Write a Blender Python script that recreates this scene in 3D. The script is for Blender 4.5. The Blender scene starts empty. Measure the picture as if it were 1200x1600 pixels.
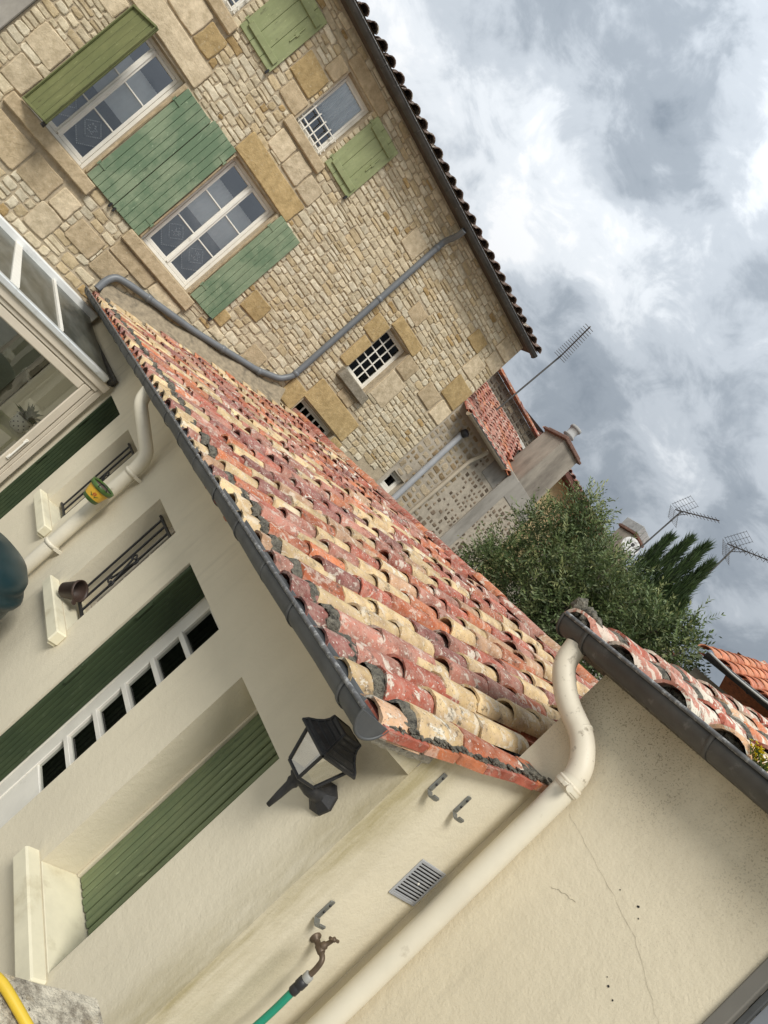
import bpy, bmesh, math, random
from mathutils import Vector, Matrix, noise
PI = math.pi
rnd = random.Random(7)
S = bpy.context.scene
C = S.collection

# ------------------------------------------------------------------ camera, sky, sun, exposure
GROUND = -3.3
cam_d = bpy.data.cameras.new('camera'); cam = bpy.data.objects.new('camera', cam_d); C.objects.link(cam); S.camera = cam
cam_d.sensor_fit = 'VERTICAL'; cam_d.sensor_height = 36.0; cam_d.lens = 36.0 * 1098.07 / 1600.0
cam_d.clip_start = 0.05; cam_d.clip_end = 2000.0
def cam_axes(yaw, pitch, roll):
    f = Vector((math.cos(yaw) * math.cos(pitch), math.sin(yaw) * math.cos(pitch), math.sin(pitch)))
    r0 = Vector((math.sin(yaw), -math.cos(yaw), 0)); u0 = r0.cross(f)
    return math.cos(roll) * r0 + math.sin(roll) * u0, -math.sin(roll) * r0 + math.cos(roll) * u0, f
cr, cu, cf = cam_axes(math.radians(53.28730), math.radians(3.31142), math.radians(47.56682))
cam.matrix_world = Matrix(((cr.x, cu.x, -cf.x, 0), (cr.y, cu.y, -cf.y, 0), (cr.z, cu.z, -cf.z, 0), (0, 0, 0, 1)))

SUN_DIR = Vector((-0.50, -0.64, 0.90)).normalized()           # towards the sun, behind thin cloud
elev = math.asin(SUN_DIR.z); azim = math.atan2(SUN_DIR.x, SUN_DIR.y)
W = bpy.data.worlds.new('World'); S.world = W; W.use_nodes = True
nt = W.node_tree; nt.nodes.clear(); N = nt.nodes; K = nt.links
def wn(t, **kw):
    n = N.new(t)
    for k, v in kw.items(): setattr(n, k, v)
    return n
out = wn('ShaderNodeOutputWorld')
sky = wn('ShaderNodeTexSky', sky_type='NISHITA', sun_disc=False, sun_elevation=elev, sun_rotation=azim)
bg_sky = wn('ShaderNodeBackground'); bg_sky.inputs[1].default_value = 0.09
K.new(sky.outputs[0], bg_sky.inputs[0])
tc = wn('ShaderNodeTexCoord'); sep = wn('ShaderNodeSeparateXYZ'); K.new(tc.outputs['Generated'], sep.inputs[0])
def wmath(op, a, b=None, clamp=False):
    n = wn('ShaderNodeMath', operation=op); n.use_clamp = clamp
    for i, v in enumerate((a, b)):
        if v is None: continue
        if isinstance(v, (int, float)): n.inputs[i].default_value = v
        else: K.new(v, n.inputs[i])
    return n.outputs[0]
def wnoise(scale, detail, rough, dist, off):
    m = wn('ShaderNodeMapping'); m.inputs['Location'].default_value = off; m.inputs['Scale'].default_value = (1, 1, 1.45); K.new(tc.outputs['Generated'], m.inputs[0])
    n = wn('ShaderNodeTexNoise'); n.inputs['Scale'].default_value = scale; n.inputs['Detail'].default_value = detail
    n.inputs['Roughness'].default_value = rough; n.inputs['Distortion'].default_value = dist
    K.new(m.outputs[0], n.inputs['Vector']); return n.outputs[0]
SKY_OFF = (1.2, 9.4, 4.0)
big = wnoise(2.6, 2, 0.5, 0.2, SKY_OFF); mid = wnoise(5.2, 9, 0.56, 0.3, (5.1, 1.2, SKY_OFF[0])); fine = wnoise(12.0, 9, 0.62, 0.5, (0.4, 8.8, 0))
dens = wmath('ADD', wmath('MULTIPLY', big, 0.62), wmath('ADD', wmath('MULTIPLY', mid, 0.60), wmath('MULTIPLY', fine, 0.37)))
ramp = wn('ShaderNodeValToRGB'); K.new(dens, ramp.inputs[0]); ramp.color_ramp.interpolation = 'EASE'
ramp.color_ramp.elements[0].position = 0.57; ramp.color_ramp.elements[0].color = (0.135, 0.160, 0.190, 1)
ramp.color_ramp.elements[1].position = 1.03; ramp.color_ramp.elements[1].color = (0.56, 0.57, 0.58, 1)
e = ramp.color_ramp.elements.new(0.71); e.color = (0.21, 0.238, 0.270, 1)
e = ramp.color_ramp.elements.new(0.825); e.color = (0.325, 0.355, 0.388, 1)
e = ramp.color_ramp.elements.new(0.93); e.color = (0.47, 0.495, 0.52, 1)
# an overcast sky is brighter overhead than at the horizon (CIE overcast distribution)
cie = wmath('ADD', 0.58, wmath('MULTIPLY', wmath('MAXIMUM', sep.outputs[2], 0.0), 1.50))
bg_cl = wn('ShaderNodeBackground'); K.new(ramp.outputs[0], bg_cl.inputs[0]); K.new(cie, bg_cl.inputs[1])
mixs = wn('ShaderNodeMixShader'); mixs.inputs[0].default_value = 0.97
K.new(bg_sky.outputs[0], mixs.inputs[1]); K.new(bg_cl.outputs[0], mixs.inputs[2]); K.new(mixs.outputs[0], out.inputs[0])

sun_d = bpy.data.lights.new('sun', 'SUN'); sun = bpy.data.objects.new('sun', sun_d); C.objects.link(sun)
sun_d.energy = 2.3; sun_d.angle = math.radians(20); sun_d.color = (1.0, 0.965, 0.90)
sun.rotation_euler = (-SUN_DIR).to_track_quat('-Z', 'Y').to_euler(); sun.location = (-20, -20, 30)
S.view_settings.view_transform = 'Standard'; S.view_settings.look = 'None'; S.view_settings.gamma = 1.0
S.view_settings.exposure = 0.55; S.view_settings.use_curve_mapping = False
S.render.engine = 'CYCLES'; S.cycles.max_bounces = 6; S.cycles.transparent_max_bounces = 12

# ------------------------------------------------------------------ materials
class NG:
    def __init__(s, name):
        s.m = bpy.data.materials.new(name); s.m.use_nodes = True; s.t = s.m.node_tree; s.t.nodes.clear()
        s.out = s.t.nodes.new('ShaderNodeOutputMaterial'); s.b = s.t.nodes.new('ShaderNodeBsdfPrincipled')
        s.t.links.new(s.b.outputs[0], s.out.inputs[0]); s.geo = s.t.nodes.new('ShaderNodeNewGeometry')
    def n(s, t, **kw):
        x = s.t.nodes.new(t)
        for k, v in kw.items(): setattr(x, k, v)
        return x
    def l(s, a, b): s.t.links.new(a, b)
    def noise(s, scale, detail=4, rough=0.55, stretch=(1, 1, 1), off=(0, 0, 0), dist=0.0):
        mp = s.n('ShaderNodeMapping'); mp.inputs['Scale'].default_value = stretch; mp.inputs['Location'].default_value = off
        s.l(s.geo.outputs['Position'], mp.inputs[0]); x = s.n('ShaderNodeTexNoise')
        x.inputs['Scale'].default_value = scale; x.inputs['Detail'].default_value = detail
        x.inputs['Roughness'].default_value = rough; x.inputs['Distortion'].default_value = dist
        s.l(mp.outputs[0], x.inputs['Vector']); return x.outputs[0]
    def ramp(s, v, lo, hi):
        r = s.n('ShaderNodeMapRange'); r.inputs[1].default_value = lo; r.inputs[2].default_value = hi
        s.l(v, r.inputs[0]); return r.outputs[0]
    def math(s, op, a, b=None):
        x = s.n('ShaderNodeMath', operation=op)
        for i, v in enumerate((a, b)):
            if v is None: continue
            if isinstance(v, (int, float)): x.inputs[i].default_value = v
            else: s.l(v, x.inputs[i])
        return x.outputs[0]
    def mix(s, f, a, b, mode='MIX'):
        x = s.n('ShaderNodeMix', data_type='RGBA', blend_type=mode)
        for i, v in ((0, f), (6, a), (7, b)):
            if isinstance(v, (int, float)): x.inputs[i].default_value = v
            elif isinstance(v, tuple): x.inputs[i].default_value = v if len(v) == 4 else (*v, 1)
            else: s.l(v, x.inputs[i])
        return x.outputs[2]
    def bump(s, h, strength, dist=0.01):
        x = s.n('ShaderNodeBump'); x.inputs['Strength'].default_value = strength; x.inputs['Distance'].default_value = dist
        s.l(h, x.inputs['Height']); s.l(x.outputs[0], s.b.inputs['Normal'])
    def tint(s):                                     # object colour times the per-face colour attribute
        oi = s.n('ShaderNodeObjectInfo'); at = s.n('ShaderNodeAttribute', attribute_name='col')
        return s.mix(1.0, oi.outputs['Color'], at.outputs['Color'], 'MULTIPLY')
    def done(s, col, rough=0.8, metal=0.0, spec=None):
        if isinstance(col, tuple): s.b.inputs['Base Color'].default_value = (*col, 1)
        else: s.l(col, s.b.inputs['Base Color'])
        if isinstance(rough, (int, float)): s.b.inputs['Roughness'].default_value = rough
        else: s.l(rough, s.b.inputs['Roughness'])
        s.b.inputs['Metallic'].default_value = metal
        if spec is not None: s.b.inputs['Specular IOR Level'].default_value = spec
        return s.m

def simple(name, c, var=0.18, scale=9, rough=0.7, bump=0.15, bscale=60, metal=0.0, dirt=None, dscale=5, dlo=0.55, dhi=0.72, stretch=(1, 1, 1), spec=None, bdist=0.004):
    g = NG(name)
    dark = tuple(x * (1 - var) for x in c); lite = tuple(min(0.9, x * (1 + var)) for x in c)
    col = g.mix(g.ramp(g.noise(scale, 5, 0.6, stretch), 0.3, 0.7), dark, lite)
    if dirt: col = g.mix(g.ramp(g.noise(dscale, 8, 0.65, stretch, (3, 9, 1)), dlo, dhi), col, dirt)
    if bump: g.bump(g.noise(bscale, 4, 0.6, stretch, (7, 2, 5)), bump, bdist)
    return g.done(col, rough, metal, spec)

def plaster(name, c, corner=False, speck=0.0, var=0.07, grime=True):
    g = NG(name)
    col = g.mix(g.ramp(g.noise(1.3, 6, 0.6), 0.3, 0.7), tuple(x * (1 - var) for x in c), tuple(x * (1 + var) for x in c))
    col = g.mix(g.math('MULTIPLY', g.ramp(g.noise(3.2, 8, 0.7, (1, 1, 0.35), (4, 4, 2)), 0.56, 0.75), 0.30), col, tuple(x * 0.72 for x in c))
    if speck:
        sp = g.ramp(g.noise(260, 2, 0.5), 0.70 - 0.09 * speck, 0.74 - 0.09 * speck)
        zone = g.ramp(g.noise(1.6, 4, 0.6, (1, 1, 1), (8, 1, 3)), 0.32, 0.65)
        col = g.mix(g.math('MULTIPLY', sp, g.math('MULTIPLY', zone, 0.22)), col, (0.10, 0.08, 0.055))
        sx = g.n('ShaderNodeSeparateXYZ'); g.l(g.geo.outputs['Position'], sx.inputs[0])
        hi = g.math('MULTIPLY', g.ramp(sx.outputs[2], -0.05, 0.36), g.ramp(g.noise(4, 6, 0.65, (1, 1, 0.5), (5, 5, 5)), 0.3, 0.6))
        col = g.mix(g.math('MULTIPLY', hi, 0.35), col, (0.27, 0.20, 0.10))  # plain browning towards the wall top, apart from the mould specks
        col = g.mix(g.math('MULTIPLY', hi, g.math('MULTIPLY', g.ramp(g.noise(170, 2, 0.5, (1, 1, 1), (2, 2, 2)), 0.58, 0.63), 0.6)), col, (0.09, 0.07, 0.045))
    if grime:                                       # rain-washed dirt: vertical streaks
        st = g.math('MULTIPLY', g.ramp(g.noise(9, 7, 0.7, (1, 1, 0.10), (6, 1, 4)), 0.52, 0.74), g.ramp(g.noise(1.1, 3, 0.5, (1, 1, 1), (1, 9, 5)), 0.42, 0.66))
        col = g.mix(g.math('MULTIPLY', st, 0.5), col, tuple(x * 0.60 for x in c))
        col = g.mix(g.math('MULTIPLY', g.ramp(g.noise(420, 2, 0.5), 0.66, 0.72), 0.35), col, tuple(x * 0.45 for x in c))
    if corner:                                      # algae streak that runs down the corner between the two cream walls
        sx = g.n('ShaderNodeSeparateXYZ'); g.l(g.geo.outputs['Position'], sx.inputs[0])
        d = g.math('ADD', g.math('ABSOLUTE', g.math('ADD', sx.outputs[0], -2.035)), g.math('ABSOLUTE', g.math('ADD', sx.outputs[1], -1.494)))
        streak = g.noise(7, 6, 0.65, (1, 1, 0.22), (2, 2, 2))
        band = g.math('MULTIPLY', g.ramp(d, 0.22, 0.02), g.ramp(streak, 0.34, 0.6))
        col = g.mix(g.math('MULTIPLY', band, 0.78), col, (0.33, 0.275, 0.13))
        d2 = g.math('ADD', g.math('ABSOLUTE', g.math('ADD', sx.outputs[0], -2.25)), g.math('ABSOLUTE', g.math('ADD', sx.outputs[1], -1.494)))
        b2 = g.math('MULTIPLY', g.math('MULTIPLY', g.ramp(d2, 0.12, 0.02), g.ramp(sx.outputs[2], -1.04, -1.16)), g.ramp(streak, 0.3, 0.6))
        col = g.mix(g.math('MULTIPLY', b2, 0.5), col, (0.27, 0.235, 0.14))
    h = g.math('ADD', g.math('MULTIPLY', g.noise(95, 3, 0.6), 0.6), g.math('MULTIPLY', g.noise(26, 4, 0.5), 1.0))
    g.bump(h, 0.42, 0.006)
    return g.done(col, 0.92, 0, 0.2)

CREAM = (0.665, 0.605, 0.465)
M = {}
M['plaster'] = plaster('cream_plaster', CREAM)
M['plaster_corner'] = plaster('cream_plaster_stained', CREAM, corner=True)
M['plaster_speck'] = plaster('cream_plaster_mould', (0.69, 0.615, 0.46), speck=1.0)
M['sill'] = simple('painted_sill', (0.70, 0.655, 0.49), 0.10, 5, 0.8, 0.2, 40, dirt=(0.42, 0.36, 0.22), dscale=4, dlo=0.56, dhi=0.8)

def stone_mat():
    g = NG('limestone'); t = g.tint()
    t = g.mix(g.ramp(g.noise(11, 6, 0.65), 0.3, 0.72), g.mix(1.0, t, (0.70, 0.68, 0.62), 'MULTIPLY'), g.mix(1.0, t, (1.18, 1.18, 1.18), 'MULTIPLY'))
    t = g.mix(g.math('MULTIPLY', g.ramp(g.noise(30, 5, 0.7, (1, 1, 1), (5, 1, 1)), 0.58, 0.72), 0.6), t, (0.62, 0.55, 0.41))
    t = g.mix(g.math('MULTIPLY', g.ramp(g.noise(5, 8, 0.7, (1, 1, 1), (1, 7, 1)), 0.60, 0.78), 0.5), t, (0.20, 0.15, 0.085))
    h = g.math('ADD', g.noise(26, 6, 0.7), g.math('MULTIPLY', g.noise(90, 3, 0.6), 0.4))
    g.bump(h, 0.75, 0.014)
    return g.done(t, 0.93, 0, 0.2)
M['stone'] = stone_mat()
M['mortar'] = simple('lime_mortar', (0.45, 0.37, 0.255), 0.2, 14, 0.95, 0.7, 55, dirt=(0.30, 0.235, 0.155), dscale=8, bdist=0.01)
M['mortar_pale'] = simple('pale_pointing', (0.43, 0.375, 0.295), 0.18, 10, 0.95, 0.5, 60, dirt=(0.24, 0.205, 0.16), dscale=2.2, bdist=0.01)
M['mortar_grey'] = simple('grey_roof_mortar', (0.17, 0.155, 0.12), 0.55, 45, 0.97, 1.0, 80, dirt=(0.035, 0.032, 0.026), dscale=22, dlo=0.53, dhi=0.64, bdist=0.03)
M['render_grey'] = simple('grey_render', (0.33, 0.305, 0.265), 0.20, 4, 0.92, 0.35, 40, dirt=(0.17, 0.155, 0.13), dscale=2.5, dlo=0.5, dhi=0.8, stretch=(1, 1, 0.4))
M['chimney'] = simple('sooty_render', (0.30, 0.265, 0.215), 0.28, 4, 0.92, 0.4, 40, dirt=(0.10, 0.08, 0.065), dscale=2.2, dlo=0.48, dhi=0.8, stretch=(1, 1, 0.35))
M['ochre'] = simple('ochre_render', (0.46, 0.36, 0.19), 0.15, 3, 0.92, 0.3, 40, dirt=(0.30, 0.20, 0.11), dscale=1.5)

def tile_mat(name, lichen=1.0, thr=0.565, zb=0.42):
    g = NG(name); t = g.tint()
    t = g.mix(g.ramp(g.noise(9, 5, 0.6), 0.3, 0.7), g.mix(1.0, t, (0.60, 0.53, 0.50), 'MULTIPLY'), g.mix(1.0, t, (1.25, 1.25, 1.25), 'MULTIPLY'))
    bloom = g.math('MULTIPLY', g.ramp(g.noise(22, 10, 0.78, (1, 1, 1), (1, 2, 9)), 0.44, 0.68), 0.50 * lichen)
    t = g.mix(bloom, t, (0.50, 0.40, 0.325))
    zone = g.ramp(g.noise(1.1, 3, 0.5, (1, 1, 1), (9, 0, 0)), 0.42, 0.62)
    blot = g.math('MULTIPLY', g.ramp(g.noise(13, 7, 0.62, (1, 1, 1), (3, 3, 3), 0.6), thr, thr+0.035), g.math('ADD', g.math('MULTIPLY', zone, 0.55), zb))
    t = g.mix(g.math('MULTIPLY', blot, 0.9 * lichen), t, (0.66, 0.61, 0.50))
    spots = g.math('MULTIPLY', g.ramp(g.noise(75, 3, 0.5), 0.635, 0.68), 0.7 * lichen)
    t = g.mix(spots, t, (0.66, 0.60, 0.52))
    blk = g.math('MULTIPLY', g.ramp(g.noise(12, 9, 0.75, (1, 1, 1), (6, 6, 1)), 0.575, 0.655), 0.85 * lichen)
    t = g.mix(blk, t, (0.075, 0.065, 0.05))
    t = g.mix(g.math('MULTIPLY', g.ramp(g.noise(110, 2, 0.5, (1, 1, 1), (0, 5, 1)), 0.65, 0.69), 0.6 * lichen), t, (0.06, 0.05, 0.04))
    g.bump(g.math('ADD', g.noise(38, 5, 0.65), g.math('MULTIPLY', blot, 0.6)), 0.55, 0.006)
    return g.done(t, 0.82, 0, 0.3)
M['tile'] = tile_mat('terracotta_tile'); M['tile_clean'] = tile_mat('terracotta_tile_clean', 0.35); M['tile_white'] = tile_mat('lichen_whitened_tile', 1.0, 0.505, 0.75)
M['cap_brick'] = simple('weathered_brick', (0.17, 0.095, 0.07), 0.3, 12, 0.9, 0.4, 50, dirt=(0.11, 0.075, 0.055), dscale=6)
M['brick'] = simple('orange_brick', (0.52, 0.17, 0.07), 0.25, 22, 0.85, 0.5, 60, dirt=(0.17, 0.06, 0.035), dscale=9)

def wood_mat(name, c, fade=None, dirt=None):
    g = NG(name)
    col = g.mix(g.ramp(g.noise(6, 6, 0.6, (3, 3, 0.5)), 0.3, 0.7), tuple(x * 0.82 for x in c), tuple(x * 1.12 for x in c))
    if fade: col = g.mix(g.math('MULTIPLY', g.ramp(g.noise(1.9, 6, 0.65, (1, 1, 1), (2, 5, 3)), 0.44, 0.58), 0.85), col, fade)
    col = g.mix(g.math('MULTIPLY', g.ramp(g.noise(24, 7, 0.7, (1.5, 1.5, 0.45), (1, 3, 8)), 0.62, 0.67), 0.55), col, tuple(min(0.6, x * 1.7 + 0.05) for x in c))
    if dirt: col = g.mix(g.math('MULTIPLY', g.ramp(g.noise(8, 7, 0.7, (2, 2, 0.6), (3, 1, 1)), 0.60, 0.70), 0.7), col, dirt)
    g.bump(g.noise(28, 5, 0.6, (4, 4, 0.4)), 0.3, 0.004)
    return g.done(col, 0.62, 0, 0.35)
M['sh_mid'] = wood_mat('sage_shutter', (0.235, 0.295, 0.185), (0.125, 0.195, 0.115), (0.06, 0.08, 0.05))
M['sh_olive'] = wood_mat('olive_shutter', (0.165, 0.175, 0.072), (0.135, 0.15, 0.06), (0.06, 0.06, 0.03))
M['sh_lime'] = wood_mat('lime_shutter', (0.30, 0.33, 0.165), (0.25, 0.28, 0.13), (0.10, 0.095, 0.05))
M['sh_moss'] = wood_mat('moss_shutter', (0.17, 0.205, 0.105), (0.135, 0.175, 0.09), (0.04, 0.048, 0.026))
M['sh_dark'] = wood_mat('bottle_green_shutter', (0.040, 0.060, 0.026), (0.028, 0.046, 0.020))
M['white'] = simple('white_paint', (0.80, 0.77, 0.69), 0.06, 8, 0.45, 0.05, 40, dirt=(0.45, 0.40, 0.31), dscale=7, dlo=0.64, dhi=0.8)
M['frame'] = simple('beige_lacquer', (0.60, 0.535, 0.43), 0.05, 5, 0.42, 0.04, 40, dirt=(0.40, 0.33, 0.24), dscale=3, dlo=0.6, dhi=0.85)
M['alu'] = simple('aluminium_sheet', (0.62, 0.635, 0.62), 0.10, 5, 0.42, 0.05, 40, metal=0.35, dirt=(0.34, 0.34, 0.31), dscale=6)
M['zinc'] = simple('weathered_zinc', (0.095, 0.098, 0.098), 0.25, 7, 0.55, 0.12, 30, metal=0.2, dirt=(0.075, 0.08, 0.085), dscale=5)
M['zinc_dark'] = simple('dark_gutter', (0.07, 0.066, 0.06), 0.3, 6, 0.55, 0.12, 30, metal=0.2, dirt=(0.19, 0.185, 0.17), dscale=13, dlo=0.6, dhi=0.75)
M['bead'] = simple('worn_gutter_bead', (0.10, 0.10, 0.10), 0.3, 30, 0.55, 0.1, 40, dirt=(0.34, 0.34, 0.33), dscale=40, dlo=0.52, dhi=0.66)
M['pvc'] = simple('grey_pvc', (0.15, 0.16, 0.17), 0.10, 6, 0.45, 0.06, 30, dirt=(0.15, 0.16, 0.16), dscale=5)
M['pvc_lite'] = simple('light_grey_pvc', (0.36, 0.37, 0.385), 0.10, 6, 0.5, 0.06, 30)
M['pipe_cream'] = simple('cream_pipe_paint', (0.66, 0.61, 0.49), 0.06, 4, 0.5, 0.06, 30, dirt=(0.30, 0.25, 0.165), dscale=7, dlo=0.62, dhi=0.8)
M['pipe_cream_dirty'] = simple('cream_pipe_mouldy', (0.64, 0.58, 0.46), 0.08, 4, 0.55, 0.06, 30, dirt=(0.20, 0.165, 0.11), dscale=26, dlo=0.58, dhi=0.74)
M['iron'] = simple('black_iron', (0.018, 0.018, 0.019), 0.3, 14, 0.5, 0.2, 60, dirt=(0.05, 0.045, 0.04), dscale=12)
M['iron_grey'] = simple('galvanised_hook', (0.20, 0.205, 0.19), 0.2, 30, 0.5, 0.1, 60, metal=0.5)
M['brass'] = simple('old_brass', (0.115, 0.082, 0.055), 0.3, 30, 0.5, 0.15, 60, metal=0.4)
M['black'] = simple('black_plastic', (0.02, 0.02, 0.022), 0.2, 14, 0.45, 0.0)
M['grey_ring'] = simple('grey_plastic', (0.30, 0.30, 0.28), 0.1, 14, 0.5, 0.0)
M['hose_green'] = simple('green_hose', (0.012, 0.235, 0.145), 0.08, 10, 0.4, 0.0)
M['hose_yellow'] = simple('yellow_hose', (0.62, 0.42, 0.03), 0.1, 10, 0.45, 0.0)
M['barrel'] = simple('teal_barrel_plastic', (0.011, 0.033, 0.040), 0.15, 7, 0.38, 0.04, 60)
M['pot_brown'] = simple('brown_pot_plastic', (0.055, 0.034, 0.025), 0.15, 12, 0.5, 0.05)
M['yellow'] = simple('yellow_glaze', (0.62, 0.37, 0.03), 0.1, 20, 0.35, 0.0)
M['green_glaze'] = simple('green_glaze', (0.06, 0.12, 0.025), 0.15, 20, 0.35, 0.0)
M['red_glaze'] = simple('red_glaze', (0.42, 0.06, 0.03), 0.1, 20, 0.4, 0.0)
M['soil'] = simple('potting_soil', (0.10, 0.065, 0.06), 0.4, 40, 0.95, 0.8, 60)
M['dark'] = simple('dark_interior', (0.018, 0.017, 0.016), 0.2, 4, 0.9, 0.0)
M['room'] = simple('veranda_inside_wall', (0.20, 0.18, 0.135), 0.1, 3, 0.9, 0.1)
M['curtain'] = simple('white_curtain', (0.82, 0.83, 0.82), 0.05, 8, 0.9, 0.0)
M['curtain_grey'] = simple('net_curtain', (0.16, 0.157, 0.15), 0.12, 60, 0.9, 0.0)
M['lace'] = simple('white_lace', (0.80, 0.80, 0.78), 0.04, 8, 0.9, 0.0)
M['ground'] = simple('stone_paving', (0.40, 0.37, 0.31), 0.15, 2, 0.9, 0.3, 20, dirt=(0.24, 0.22, 0.18), dscale=0.8)
M['leaf'] = None
M['wood'] = simple('bark', (0.12, 0.095, 0.07), 0.3, 12, 0.95, 0.6, 30)
M['white_slab'] = simple('grey_concrete', (0.35, 0.35, 0.34), 0.15, 8, 0.9, 0.3, 40, dirt=(0.17, 0.16, 0.15), dscale=5)
M['dish'] = simple('weathered_dish', (0.58, 0.58, 0.56), 0.1, 9, 0.6, 0.1, 30, dirt=(0.22, 0.21, 0.20), dscale=9, dlo=0.5, dhi=0.62)
M['crack'] = simple('crack_shadow', (0.34, 0.30, 0.22), 0.1, 30, 0.95, 0.0)
M['lichen_rock'] = None

def leaf_mat(name, rough=0.55):
    g = NG(name); t = g.tint()
    t = g.mix(g.ramp(g.noise(2.2, 3, 0.5), 0.3, 0.7), g.mix(1.0, t, (0.70, 0.75, 0.7), 'MULTIPLY'), g.mix(1.0, t, (1.25, 1.22, 1.15), 'MULTIPLY'))
    m = g.done(t, rough, 0, 0.4)
    tr = g.n('ShaderNodeBsdfTranslucent'); g.l(t, tr.inputs[0]); mx = g.n('ShaderNodeMixShader'); mx.inputs[0].default_value = 0.28
    g.l(g.b.outputs[0], mx.inputs[1]); g.l(tr.outputs[0], mx.inputs[2]); g.l(mx.outputs[0], g.out.inputs[0])
    return m
M['leaf'] = leaf_mat('leaf')
def rock_mat():
    g = NG('lichen_stone')
    c = g.mix(g.ramp(g.noise(19, 9, 0.75), 0.40, 0.56), (0.27, 0.235, 0.18), (0.66, 0.60, 0.47))
    c = g.mix(g.math('MULTIPLY', g.ramp(g.noise(5, 5, 0.6, (1, 1, 1), (2, 8, 4)), 0.46, 0.58), 0.85), c, (0.58, 0.45, 0.25))
    c = g.mix(g.math('MULTIPLY', g.ramp(g.noise(40, 7, 0.75, (1, 1, 1), (1, 1, 7)), 0.58, 0.65), 0.85), c, (0.035, 0.032, 0.03))
    g.bump(g.noise(30, 7, 0.7), 1.0, 0.02)
    return g.done(c, 0.95, 0, 0.2)
M['lichen_rock'] = rock_mat()
def glass_mat(name, refl, tint=(0.93, 0.95, 0.95), fk=1.0):
    g = NG(name); g.t.nodes.remove(g.b)
    tr = g.n('ShaderNodeBsdfTransparent'); tr.inputs[0].default_value = (*tint, 1)
    gl = g.n('ShaderNodeBsdfGlossy'); gl.inputs['Roughness'].default_value = 0.015; gl.inputs['Color'].default_value = (0.95, 0.97, 1, 1)
    fr = g.n('ShaderNodeFresnel'); fr.inputs[0].default_value = 1.5
    f = g.math('ADD', g.math('MULTIPLY', fr.outputs[0], fk), refl)
    h = g.n('ShaderNodeBump'); h.inputs['Strength'].default_value = 0.05; h.inputs['Distance'].default_value = 0.02
    g.l(g.noise(1.7, 2, 0.5), h.inputs['Height']); g.l(h.outputs[0], gl.inputs['Normal'])
    mx = g.n('ShaderNodeMixShader'); cl = g.n('ShaderNodeClamp'); g.l(f, cl.inputs[0])
    g.l(cl.outputs[0], mx.inputs[0]); g.l(tr.outputs[0], mx.inputs[1]); g.l(gl.outputs[0], mx.inputs[2]); g.l(mx.outputs[0], g.out.inputs[0])
    return g.m
M['glass'] = glass_mat('window_glass', 0.21); M['glass_dark'] = glass_mat('old_window_glass', 0.015, (0.7, 0.72, 0.7), 0.07)
M['glass_roof'] = glass_mat('veranda_glass', 0.06, (0.86, 0.88, 0.84))
def streaked_glass():  # the dark room seen through the panes is put into their colour
    g = NG('streaked_veranda_glass'); c = g.mix(g.ramp(g.noise(3.5, 6, 0.65, (1, 0.35, 1)), 0.42, 0.72), (0.055, 0.060, 0.048), (0.22, 0.225, 0.20)); m = g.done(c, 0.28, 0, 0.35)
    tr = g.n('ShaderNodeBsdfTransparent'); tr.inputs[0].default_value = (0.6, 0.62, 0.57, 1); mx = g.n('ShaderNodeMixShader'); mx.inputs[0].default_value = 0.72
    g.l(tr.outputs[0], mx.inputs[1]); g.l(g.b.outputs[0], mx.inputs[2]); g.l(mx.outputs[0], g.out.inputs[0]); return m
M['glass_streaked'] = streaked_glass(); M['glass_lamp'] = None
def frosted():
    g = NG('frosted_lamp_glass')
    c = g.mix(g.ramp(g.noise(60, 3, 0.6), 0.35, 0.65), (0.17, 0.15, 0.105), (0.27, 0.24, 0.17))
    m = g.done(c, 0.35, 0, 0.4); g.b.inputs['Transmission Weight'].default_value = 0.35
    return m
M['glass_lamp'] = glass_mat('lamp_glass', 0.05, (0.74, 0.70, 0.58), 0.5)

# ------------------------------------------------------------------ mesh helpers
def to_world(o, parent):
    o.parent = parent
    o.matrix_parent_inverse = parent.matrix_world.inverted() if parent.type == 'EMPTY' else Matrix.Identity(4)
def empty(name, loc):
    o = bpy.data.objects.new(name, None); C.objects.link(o); o.location = loc; o.empty_display_size = 0.1
    o.matrix_world = Matrix.Translation(loc); return o
def tag(o, label=None, cat=None, group=None, kind=None):
    if label: o['label'] = label
    if cat: o['category'] = cat
    if group: o['group'] = group
    if kind: o['kind'] = kind
    return o
def thing(name, loc, label, cat, group=None): return tag(empty(name, loc), label, cat, group)

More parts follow.
